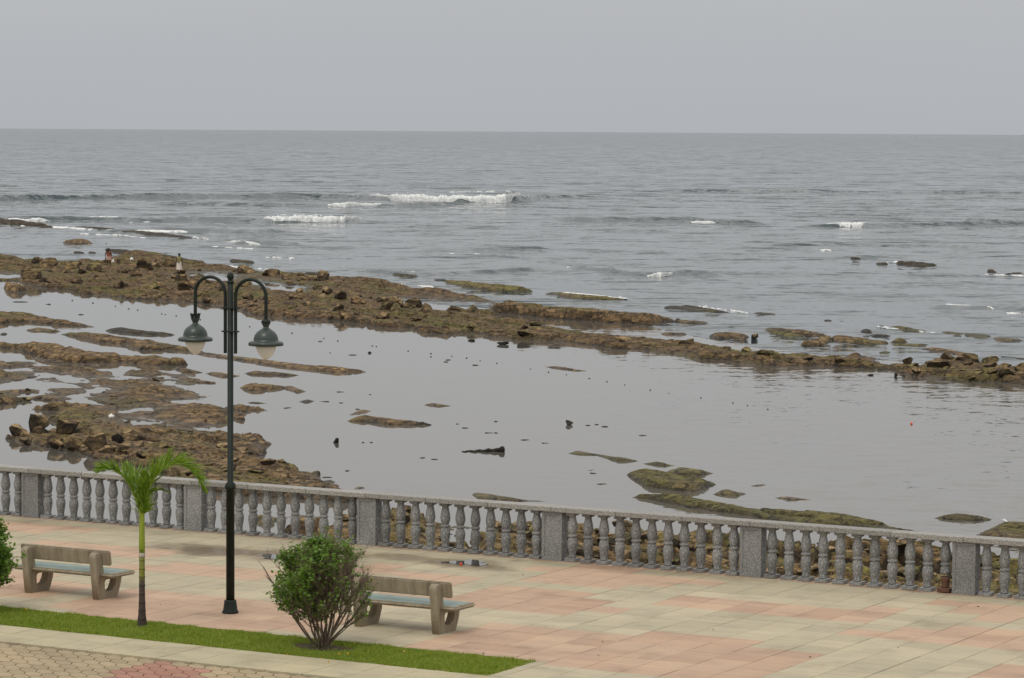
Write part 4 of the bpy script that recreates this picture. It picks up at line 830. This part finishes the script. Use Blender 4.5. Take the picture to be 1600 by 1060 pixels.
for s in (-1, 1):
    R_ = .295; x0 = s*.10; cz = 5.185 if s < 0 else 5.165; pts = [(x0, 0, 4.23), (x0, 0, cz-.2)]
    for k in range(17): a = PI*k/16; pts.append((x0+s*R_-s*R_*math.cos(a), 0, cz+R_*math.sin(a)*.92))
    pts += [(x0+s*2*R_, 0, cz-.25), (x0+s*2*R_, 0, cz-.40)]
    # densify straight runs
    tb = Tubes(); tb.add(pts, .028, 12); arm = link('arm', tb.mesh('arm'), lamp, 'lamp_green')
    xl = x0+s*2*R_; zc = cz-.40
    h = bpy.data.objects.new('lamp_head', None); col.objects.link(h); h.parent = lamp; h.location = (xl, 0, zc); h.scale = (.97, .97, .86)
    bm = bmesh.new(); lathe(bm, [(.05, .03), (.065, .02), (.075, -.02), (.06, -.06), (.045, -.09), (.05, -.11), (.062, -.12), (.10, -.15), (.15, -.19), (.188, -.25), (.205, -.32), (.207, -.355), (.22, -.36), (.275, -.375), (.292, -.40), (.292, -.43), (.283, -.445), (.18, -.44)], 32)
    hd = link('hood', bm_mesh(bm, 'hood', True), h, 'lamp_hood')
    bm = bmesh.new(); lathe(bm, [(.176, -.442), (.170, -.48), (.150, -.54), (.115, -.61), (.07, -.665), (.03, -.695), (.004, -.705)], 28); link('glass_bowl', bm_mesh(bm, 'glass_bowl', True), h, 'lamp_glass')
    if s < 0:   # crown collar with spikes
        bm = bmesh.new(); n = 8
        for k in range(n):
            a = 2*PI*k/n; c_, s_ = math.cos(a), math.sin(a); da = .3; p = []
            for (rr_, zz_, aa) in ((.07, -.03, -da), (.07, -.03, da), (.085, .06, da), (.098, .095, 0), (.085, .06, -da)):
                p.append(bm.verts.new((rr_*math.cos(a+aa), rr_*math.sin(a+aa), zz_)))
            bm.faces.new(p)
        r_ = bmesh.ops.solidify(bm, geom=list(bm.faces), thickness=.008); link('crown', bm_mesh(bm, 'crown'), h, 'lamp_green')
    else:
        bm = bmesh.new(); lathe(bm, [(.03, .06), (.06, .03), (.078, .02), (.078, -.02), (.06, -.04)], 20); link('collar', bm_mesh(bm, 'collar', True), h, 'lamp_green')
for zc in (4.585, 4.965):
    link('clamp', boxes('clamp', [(-.145, .145, -.052, .052, zc-.012, zc+.012)], .006), lamp, 'lamp_green')
# ================================================================== VEGETATION
# grass bed
gb = slab('grass_soil', GR[0], GR[1], GR[2], GR[3], -.5, -.006, 'grass_soil')
def grass():
    n = 150000
    u = rng.uniform(-5.0, GR[1], n); v = rng.uniform(GR[2]+.0, GR[3]+.01, n)
    # ragged edges, thin spots
    e = np.minimum(np.minimum(v-GR[2], GR[3]-v), GR[1]-u); den = vn(u*2.2, v*2.2, 5)
    k = (e+.16*(vn(u*5, v*5, 8)-.6) > 0) & (rng.random(n) < .45+.9*den)
    bu, bv = UVp(503, 1012); dd = np.hypot((u-bu)/.55, (v-bv)/.30); k &= ~((dd < 1) & (rng.random(n) < .93))
    u = u[k]; v = v[k]; n = len(u)
    h = rng.uniform(.022, .055, n)*(.7+.6*vn(u*3, v*3, 9)); a = rng.uniform(0, 2*PI, n); wd = rng.uniform(.003, .006, n); ln = rng.uniform(.3, 1.0, n)*h
    b = rng.uniform(0, 2*PI, n)
    z0 = -.008
    P0 = np.stack([u-np.cos(a)*wd, v-np.sin(a)*wd, np.full(n, z0)], -1); P1 = np.stack([u+np.cos(a)*wd, v+np.sin(a)*wd, np.full(n, z0)], -1); P2 = np.stack([u+np.cos(b)*ln, v+np.sin(b)*ln, z0+h], -1)
    V = np.stack([P0, P1, P2], 1).reshape(-1, 3); Fc = np.arange(3*n).reshape(-1, 3)
    q = 2.0*fbm(u*.8, v*1.3, 13, 4)+.25*rng.standard_normal(n); mi = np.where(q > .16, 1, 0); mi = np.where((q > .48) | (rng.random(n) < .10), 2, mi)
    mi = np.where((e[k] < .10) & (rng.random(n) < .45), 2, mi)
    return npmesh('grass', V, Fc, False, mi)
gr = link('grass', grass(), None, ['grass_a', 'grass_b', 'grass_dry']); gr.location = fr['loc']; gr.rotation_euler = (0, 0, TH); props(gr, kind='stuff', label='short green lawn grass in the strip beside the promenade')
bu, bv = UVp(503, 1012)
me = bpy.data.meshes.new('bare_soil'); me.from_pydata([(.5*math.cos(a)*(1+.15*math.sin(3*a)), .27*math.sin(a), 0) for a in np.linspace(0, 2*PI, 24, endpoint=False)], [], [tuple(range(24))])
o = link('bare_soil', me, None, 'soil'); o.location = W(bu, bv, .002); o.rotation_euler = (0, 0, TH); props(o, kind='structure')
# leaf cards as small folded leaves
def leaves(name, C, size, mats_p, parent, seed, up=.3):
    r = np.random.default_rng(seed); n = len(C); C = np.asarray(C)
    d = r.standard_normal((n, 3)); d[:, 2] = np.abs(d[:, 2])*up+d[:, 2]*.3; d /= np.linalg.norm(d, axis=1)[:, None]
    q = r.standard_normal((n, 3)); s = np.cross(d, q); s /= np.linalg.norm(s, axis=1)[:, None]; nn_ = np.cross(s, d)
    L = size*r.uniform(.6, 1.25, n)[:, None]; Wd = L*r.uniform(.26, .36, n)[:, None]
    P = [C, C+d*L*.35+s*Wd-nn_*Wd*.3, C+d*L*.75+s*Wd*.75-nn_*Wd*.3, C+d*L, C+d*L*.75-s*Wd*.75-nn_*Wd*.3, C+d*L*.35-s*Wd-nn_*Wd*.3]
    V = np.stack(P, 1).reshape(-1, 3); b = np.arange(n)*6
    Fc = np.concatenate([np.stack([b, b+1, b+2, b+3], -1), np.stack([b, b+3, b+4, b+5], -1)])
    mi = np.concatenate([mats_p[1], mats_p[1]])
    o = link(name, npmesh(name, V, Fc, False, mi), parent, mats_p[0]); return o
def shrub(loc, h, rad, label, seed, nst=26, flowers=False, clip=None):
    r = random.Random(seed); root = empty('shrub', loc, 0); props(root, label, 'bush')
    tips = []; stems = Tubes(); twigs = Tubes()
    sd0 = r.random()*50
    def grow(p, d, L, rad_, lvl):
        pts = [p]; n = 5; c = Vector(p); dd = Vector(d)
        for k in range(n):
            dd = (dd+Vector((r.gauss(0, .13), r.gauss(0, .13), r.gauss(0, .08)+.10))).normalized(); c = c+dd*(L/n); pts.append(tuple(c))
            rr_ = math.hypot(c.x, c.y)
            if (rr_/(rad*(.74+.5*float(vn(np.array([math.atan2(c.y, c.x)*1.6+9]), np.array([c.z*3+sd0]), 4)[0]))))**2.4+(max(0, c.z-h*.45)/(h*.55))**6 > 1+r.gauss(0, .2):
                break
        rads = [rad_*(1-.55*i/len(pts)) for i in range(len(pts))]
        (stems if lvl < 1 else twigs).add([np.array(q) for q in pts], rads, 6 if lvl < 1 else 4)
        for i, q in enumerate(pts[1:]):
            if lvl >= 1: tips.append((q, lvl))
            if lvl < 3 and i >= (1 if lvl == 0 else 0):
                for _ in range(2 if r.random() < .85 else 1):
                    s = (dd+Vector((r.gauss(0, .55), r.gauss(0, .55), r.gauss(.05, .35)))).normalized(); grow(q, s, L*r.uniform(.35, .55), rads[i+1]*.6, lvl+1)
    for k in range(nst):
        a = 2*PI*k/nst+r.uniform(-.2, .2); el = r.uniform(.25, 1.0); sp_ = math.sqrt(1-el) if k % 3 else .2
        d = Vector((math.cos(a)*sp_*1.3, math.sin(a)*sp_*1.3, .88)).normalized(); grow((math.cos(a)*.07*r.random(), math.sin(a)*.07*r.random(), -.02), d, h*r.uniform(.62, .95), r.uniform(.010, .018), 0)
    link('stems', stems.mesh('stems'), root, 'stem'); tw = link('twigs', twigs.mesh('twigs'), root, 'stem'); tw['kind'] = 'stuff'
    C = []; mi = []
    for (q, lvl) in tips:
        x, y, z = q; t = z/h
        # crowns are leafier on top and to the upper left, sparse and browning low down
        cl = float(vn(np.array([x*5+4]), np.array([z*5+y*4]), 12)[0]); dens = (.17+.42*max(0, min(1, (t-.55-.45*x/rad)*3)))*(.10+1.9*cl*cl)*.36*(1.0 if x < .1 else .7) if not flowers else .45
        nl = int(dens*2.2+r.random()) if lvl >= 2 else int(dens+r.random()*.5)
        for _ in range(nl):
            C.append((x+r.gauss(0, .022), y+r.gauss(0, .022), z+r.gauss(0, .022)))
            if flowers: mi.append(r.choice([0, 1, 4, 4, 4, 4]))
            else:
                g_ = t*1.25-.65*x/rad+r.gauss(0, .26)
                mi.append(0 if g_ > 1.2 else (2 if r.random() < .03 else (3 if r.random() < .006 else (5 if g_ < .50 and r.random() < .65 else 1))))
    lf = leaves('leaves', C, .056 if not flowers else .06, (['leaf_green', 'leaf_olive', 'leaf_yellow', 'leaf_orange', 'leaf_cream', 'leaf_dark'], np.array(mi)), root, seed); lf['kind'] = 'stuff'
    print('leaves', len(C)); return root
shrub(W(bu, bv, 0), 1.62, .76, 'round shrub with bare lower twigs, green top and few yellow leaves before the bench', 5)
q = UVp(-42, 955); shrub(W(q[0], q[1], 0), 1.5, .70, 'cream and green variegated shrub cut by the left edge', 8, 18, True)
# palm
pu, pv = UVp(222, 979); palm = empty('palm_tree', W(pu, pv, 0), 0); props(palm, 'young palm with a slim ringed trunk and a few arching fronds on the lawn strip', 'palm tree')
bm = bmesh.new(); pr = []
for k in range(40):
    z = 1.22*k/39; r_ = .078*(1-z*1.4)+.036 if z < .3 else .046+.035*max(0, .62-z)
    r_ = .045+.043*math.exp(-z/.22) + (.004 if (z*7.5) % 1 < .2 else 0); pr.append((r_, z-.03))
lathe(bm, pr, 20); link('trunk', bm_mesh(bm, 'trunk', True), palm, 'palm_trunk')
bm = bmesh.new(); lathe(bm, [(.044, 1.19), (.050, 1.25), (.046, 1.45), (.042, 1.75), (.05, 1.95), (.035, 2.1)], 16); link('crown_shaft', bm_mesh(bm, 'crown_shaft', True), palm, 'palm_shaft')
bm = bmesh.new(); lathe(bm, [(.047, 1.10), (.051, 1.105), (.051, 1.16), (.047, 1.165)], 16); link('leaf_scar', bm_mesh(bm, 'leaf_scar', True), palm, 'palm_band')
def frond(ctrl, L, n=58, seed=0, ydir=0.0, blade=.36):
    r = random.Random(seed); P = [Vector((a, ydir*k/(len(ctrl)-1), b)) for k, (a, b) in enumerate(ctrl)]
    def bez(t):   # catmull through control points
        m_ = len(P)-1; f = t*m_; i = min(int(f), m_-1); u = f-i; p0 = P[max(i-1, 0)]; p1 = P[i]; p2 = P[i+1]; p3 = P[min(i+2, m_)]
        return .5*((2*p1)+(p2-p0)*u+(2*p0-5*p1+4*p2-p3)*u*u+(3*p1-p0-3*p2+p3)*u**3)
    pts = [bez(k/24) for k in range(25)]
    tb = Tubes(); tb.add([np.array(p) for p in pts], [.014*(1-.8*k/24)+.002 for k in range(25)], 6)
    fo = link('frond', tb.mesh('frond'), palm, 'palm_shaft')
    V = []; Fc = []; mi = []
    for k in range(n):
        t = .03+.97*(k/n)**1.15; c = bez(t); tg = (bez(min(t+.02, 1))-bez(max(t-.02, 0))).normalized()
        side0 = tg.cross(Vector((0, 0, 1)));
        if side0.length < .2: side0 = Vector((0, 1, 0))
        side0.normalize(); upv = side0.cross(tg).normalized()
        env = math.sin(PI*min(1, (t*.86+.13)))**.5
        for s in ((-1, 1, -1, 1) if k % 2 else (-1, 1)):
            Lb = blade*env*r.uniform(.8, 1.1); ang = .62+r.gauss(0, .08)-.2*t
            ph = r.uniform(-.35, 1.45); d = (tg*math.cos(ang)+(side0*s*math.cos(ph)+upv*math.sin(ph))*math.sin(ang)*1.1).normalized()
            w_ = .0095; sg = 6; base = len(V); p = c.copy(); dd = d.copy(); wv_ = tg.cross(d).normalized().cross(d).normalized()
            for j in range(sg+1):
                f_ = j/sg; ww = w_*(1-f_**2.2)+.0008
                V.append(tuple(p-wv_*ww)); V.append(tuple(p+wv_*ww))
                dd = (dd+Vector((r.gauss(0, .03), r.gauss(0, .03), -.13*(f_+.15)*r.uniform(.5, 1.9)))).normalized(); p = p+dd*(Lb/sg)
            for j in range(sg):
                Fc.append((base+2*j, base+2*j+1, base+2*j+3, base+2*j+2)); mi.append(1 if (j >= 4 and r.random() < .45) or (t > .8 and r.random() < .55) else 0)
    lf = link('leaflets', npmesh('leaflets', V, Fc, True, mi), fo, ['palm_leaf', 'palm_tip']); lf['kind'] = 'stuff'
    return fo
frond([(0, 1.72), (-.09, 2.02), (-.22, 2.30), (-.38, 2.46), (-.54, 2.51), (-.65, 2.47)], 1.2, 60, 1, -.10, .32)
frond([(0, 1.72), (.07, 2.05), (.20, 2.35), (.42, 2.56), (.66, 2.58), (.86, 2.42), (.98, 2.20)], 1.5, 72, 2, -.15, .42)
frond([(0, 1.75), (-.04, 2.05), (-.12, 2.32), (-.28, 2.52)], .9, 44, 3, .25, .34)
frond([(0, 1.75), (.06, 2.08), (.16, 2.34), (.36, 2.55), (.60, 2.64)], 1.0, 50, 4, .30, .38)
frond([(0, 1.75), (.02, 2.0), (.03, 2.25), (.0, 2.42)], .6, 30, 5, -.12, .30)
tb = Tubes()
for k in range(3): tb.add([np.array((0.02*k, 0, 1.9+.1*k)), np.array((.12+.03*k, .1, 2.12+.03*k)), np.array((.30+.03*k, .15, 2.18-.02*k)), np.array((.44, .18, 2.08+.03*k))], [.012, .012, .010, .002], 5)
link('young_leaf', tb.mesh('young_leaf'), palm, 'palm_leaf')
# fallen leaves
def fallen(lst, m_, lab, grp, size=.045, zz=.035):
    for x, y in lst:
        C = [(0, 0, 0)]; q = U(x, y, zz); o = leaves('fallen_leaf', C, size, ([m_], np.array([0])), None, int(x)+int(y), .05); o.location = q; props(o, lab, 'leaf', grp)
fallen([(449, 1024), (504, 1028), (509, 1033), (512, 1033), (532, 1022), (567, 1010), (475, 1018), (634, 1018), (552, 1005), (700, 1052), (741, 1031), (257, 999), (39, 952), (545, 1020)], 'leaf_yellow', 'small yellow leaf fallen on the lawn strip', 'yellow leaves on the grass')
fallen([(891, 891), (816, 898), (660, 991), (757, 1022), (643, 1008), (634, 1006), (943, 1003), (865, 978), (934, 1024), (1530, 948), (1268, 1027), (252, 945), (728, 925), (574, 962), (690, 895), (1112, 985), (1402, 1012)], 'leaf_dark', 'small dry brown leaf on the paving', 'dry leaves on the paving', .05, .006)
# ================================================================== PEOPLE
def skin_body(name, V, E, R, parent, m_, sub=2, root=0):
    me = bpy.data.meshes.new(name); me.from_pydata(V, E, []); o = bpy.data.objects.new(name, me); col.objects.link(o)
    md = o.modifiers.new('s', 'SKIN'); md.use_smooth_shade = True
    for i, r_ in enumerate(R):
        sv = me.skin_vertices[0].data[i]; sv.radius = r_ if isinstance(r_, tuple) else (r_, r_); sv.use_root = (i == root)
    s2 = o.modifiers.new('u', 'SUBSURF'); s2.levels = sub; s2.render_levels = sub
    dg = bpy.context.evaluated_depsgraph_get(); m2 = bpy.data.meshes.new_from_object(o.evaluated_get(dg)); bpy.data.objects.remove(o)
    m2.name = name; m2.materials.clear(); m2.materials.append(M[m_]); o = bpy.data.objects.new(name, m2); col.objects.link(o); o.parent = parent; return o
def person(loc, rz, label, pose):
    root = empty('person', loc, rz); props(root, label, 'person')
    V = []; E = []; R = []
    def add(p, r_, par=None):
        V.append(p); R.append(r_)
        if par is not None: E.append((par, len(V)-1))
        return len(V)-1
    J = pose
    pel = add(J['pelvis'], (.15, .11)); wst = add(J['waist'], (.125, .10), pel); ch = add(J['chest'], (.165, .12), wst); nk = add(J['neck'], (.055, .055), ch)
    hd = J['head']; add(hd, (.085, .095), nk); ht = len(V)-1; add((hd[0]+J['up'][0]*.09, hd[1]+J['up'][1]*.09, hd[2]+J['up'][2]*.09), (.065, .075), ht)
    for s in 'lr':
        sh = add(J['sh'+s], .062, ch); el = add(J['el'+s], .042, sh); wr = add(J['wr'+s], .026, el)
        w_ = Vector(J['wr'+s]); d = (w_-Vector(J['el'+s])).normalized(); pm = add(tuple(w_+d*.06), (.040, .02), wr)
        hp = add(J['hip'+s], .088, pel); kn = add(J['kn'+s], .058, hp); an = add(J['an'+s], .036, kn); f_ = Vector(J['an'+s]); add((f_.x, f_.y-.13, f_.z-.045), (.042, .028), an)
    body = skin_body('body', V, E, R, root, 'skin')
    for s in 'lr':    # five fingers each
        w_ = Vector(J['wr'+s]); d = (w_-Vector(J['el'+s])).normalized(); sd_ = d.cross(Vector((0, 1, .2))).normalized(); k = Vector((0, -1, 0))
        fv_ = []; fe = []; fr_ = []
        tb_ = Tubes()
        for i, (of, L) in enumerate(((-.030, .062), (-.010, .075), (.010, .070), (.030, .055))):
            a = w_+d*.09+sd_*of; b = a+d*L*.5; c = b+(d*.7+k*.5).normalized()*L*.5; tb_.add([np.array(a-d*.03), np.array(b), np.array(c)], [.010, .0095, .006], 6)
        a = w_+d*.03+sd_*-.03; tb_.add([np.array(a), np.array(a+(d-sd_*.9).normalized()*.04), np.array(a+(d*1.2-sd_*.6).normalized()*.075)], [.012, .011, .007], 6)
        link('fingers', tb_.mesh('fingers'), body, 'skin')
    # face: eyes, nose, mouth, ears
    H_ = Vector(hd); fy = Vector(J['face']).normalized(); uz = Vector(J['up']).normalized(); sx_ = fy.cross(uz).normalized()
    tb_ = Tubes(); tb_.add([np.array(H_+fy*.085+uz*.03), np.array(H_+fy*.112-uz*.005), np.array(H_+fy*.09-uz*.012)], [.008, .014, .010], 6)
    for s in (-1, 1): tb_.add([np.array(H_+sx_*s*.085+uz*.025), np.array(H_+sx_*s*.097), np.array(H_+sx_*s*.086-uz*.025)], [.010, .014, .010], 6)
    link('face', tb_.mesh('face'), body, 'skin')
    tb_ = Tubes()
    for s in (-1, 1): tb_.add([np.array(H_+fy*.082+sx_*s*.026+uz*.028), np.array(H_+fy*.09+sx_*s*.040+uz*.028)], [.009, .007], 6)
    tb_.add([np.array(H_+fy*.088-sx_*.022-uz*.04), np.array(H_+fy*.095-uz*.042), np.array(H_+fy*.088+sx_*.022-uz*.04)], [.006, .008, .006], 6)
    link('eyes_and_mouth', tb_.mesh('face_marks'), body, 'hair')
    return root, H_, uz, fy
def cloth(name, rings, parent, m_, seg=20, fold=.012):
    """rings: list of (centre, rx, ry)"""
    V = []; n = len(rings)
    for i, (c, rx, ry) in enumerate(rings):
        for k in range(seg):
            a = 2*PI*k/seg; q = 1+fold/max(rx, .01)*math.sin(a*5+i*.4)*(i/n); V.append((c[0]+rx*q*math.cos(a), c[1]+ry*q*math.sin(a), c[2]))
    Fc = [(i*seg+k, i*seg+(k+1) % seg, (i+1)*seg+(k+1) % seg, (i+1)*seg+k) for i in range(n-1) for k in range(seg)]
    o = link(name, npmesh(name, V, Fc), parent, m_); return o
def cap(name, c, r_, parent, m_, uz, sc=(1, 1, 1)):
    bm = bmesh.new(); bmesh.ops.create_uvsphere(bm, u_segments=14, v_segments=9, radius=r_)
    for v in bm.verts: v.co = Vector((v.co.x*sc[0], v.co.y*sc[1], v.co.z*sc[2]))
    o = link(name, bm_mesh(bm, name, True), parent, m_); o.location = c; return o
def ground_at(x, y, hpx=0):
    for z in (SEA+.3,): c = U(x, y, z); return c
# standing one in white skirt, hands together in front
c = U(280, 428, SEA+.3); gz = zat(c[0], c[1]); c = U(280, 429, max(gz, SEA+.15))
pose = dict(pelvis=(0, 0, .90), waist=(0, 0, 1.06), chest=(0, .01, 1.26), neck=(0, -.01, 1.43), head=(.01, -.03, 1.53), up=(0, -.1, 1), face=(.15, -1, -.25),
 shl=(-.19, 0, 1.35), ell=(-.24, -.04, 1.08), wrl=(-.06, -.20, .97), shr=(.19, 0, 1.35), elr=(.25, .0, 1.09), wrr=(.24, -.04, .84), hipl=(-.09, 0, .86), knl=(-.10, -.03, .48), anl=(-.11, 0, .08), hipr=(.09, 0, .86), knr=(.10, -.02, .48), anr=(.10, .03, .08))
p2, H_, uz, fy = person((c[0], c[1], c[2]), .15, 'person standing in an olive top and white skirt on the reef, hands before them', pose)
cloth('top', [((0, -.01, 1.40), .10, .08), ((0, 0, 1.37), .205, .125), ((0, .01, 1.26), .20, .145), ((0, 0, 1.08), .165, .13), ((0, 0, 1.00), .175, .135)], p2, 'olive_cloth')
cloth('skirt', [((0, 0, 1.02), .155, .125), ((0, 0, .90), .19, .15), ((0, 0, .65), .21, .17), ((0, 0, .38), .225, .19)], p2, 'white_cloth', 24, .02)
cap('hair', H_+uz*.04-fy*.02, .108, p2, 'hair', uz, (1, 1.05, 1.05))
# stooping one in pink
c = U(170, 410, SEA+.3); gz = zat(c[0], c[1]); c = U(170, 416, max(gz, SEA+.15))
pose = dict(pelvis=(0, .10, .78), waist=(0, .02, .92), chest=(0, -.12, 1.09), neck=(0, -.22, 1.22), head=(0, -.29, 1.30), up=(0, -.55, .8), face=(0, -.8, -.6),
 shl=(-.18, -.15, 1.17), ell=(-.24, -.22, .92), wrl=(-.20, -.34, .70), shr=(.18, -.15, 1.17), elr=(.27, -.18, .92), wrr=(.34, -.24, .70), hipl=(-.09, .08, .75), knl=(-.12, -.05, .42), anl=(-.12, .04, .08), hipr=(.09, .08, .75), knr=(.13, -.04, .42), anr=(.14, .06, .08))
p1, H_, uz, fy = person((c[0], c[1], c[2]), -.1, 'person in a pink dress and dark hat stooping among the reef rocks', pose)
cloth('dress', [((0, -.20, 1.20), .09, .07), ((0, -.16, 1.19), .20, .12), ((0, -.10, 1.08), .195, .145), ((0, .0, .92), .17, .14), ((0, .07, .80), .20, .17)], p1, 'pink_cloth')
cloth('shorts', [((0, .07, .84), .195, .165), ((0, .07, .74), .215, .18), ((0, .04, .52), .225, .18)], p1, 'pale_pink_cloth', 24, .02)
hat = cap('hat', H_+uz*.07, .12, p1, 'hat', uz, (1, 1, .7)); hat.rotation_euler = (.6, 0, 0)
bm = bmesh.new(); lathe(bm, [(.10, -.01), (.21, -.035), (.215, -.025), (.10, .01)], 20); br = link('brim', bm_mesh(bm, 'brim', True), hat, 'hat')
# bag in the hand of the stooping one
bm = bmesh.new(); lathe(bm, [(.02, .0), (.05, -.08), (.10, -.2), (.11, -.28), (.06, -.34), (.01, -.35)], 12)
o = link('carrier_bag', bm_mesh(bm, 'carrier_bag', True), None, 'white_plastic'); o.location = Vector((c[0], c[1], c[2]))+Vector((.37, -.25, .64)); props(o, 'pale plastic bag hanging from the stooping person\'s hand', 'bag')
q = U(206, 405, SEA+.75); bm = bmesh.new(); bmesh.ops.create_icosphere(bm, subdivisions=3, radius=.15)
for v in bm.verts: v.co *= 1+.35*(math.sin(v.co.x*31+v.co.z*17)*.5); v.co.z *= .9
o = link('plastic_sack', bm_mesh(bm, 'plastic_sack', True), None, 'white_plastic'); o.location = q; props(o, 'white plastic sack lying on the reef between the two people', 'sack')
# litter
def lit(x, y, z, s, m_, lab, name='litter', cat='litter'):
    q = U(x, y, z); bm = bmesh.new(); bmesh.ops.create_icosphere(bm, subdivisions=2, radius=s)
    for v in bm.verts: v.co *= 1+.3*math.sin(v.co.x*60+v.co.y*40+1)
    o = link(name, bm_mesh(bm, name, True), None, m_); o.location = q; props(o, lab, cat)
lit(720, 882, .015, .025, 'red_plastic', 'small red scrap lying in the puddle by the railing')
lit(1424, 662, SEA+.03, .05, 'orange_plastic', 'small orange float on the right lagoon', 'float', 'float')
lit(174, 651, SEA+.5, .10, 'white_plastic', 'crumpled white scrap on the rock shelf above the palm')
lit(1222, 892, SEA+.5, .09, 'leaf_yellow', 'bright yellow scrap on the rocks seen between the right balusters')
bpy.context.view_layer.update()
tr = sum(len(o.data.polygons) for o in bpy.data.objects if o.type == 'MESH'); print('polys', tr, 'objs', len(bpy.data.objects))
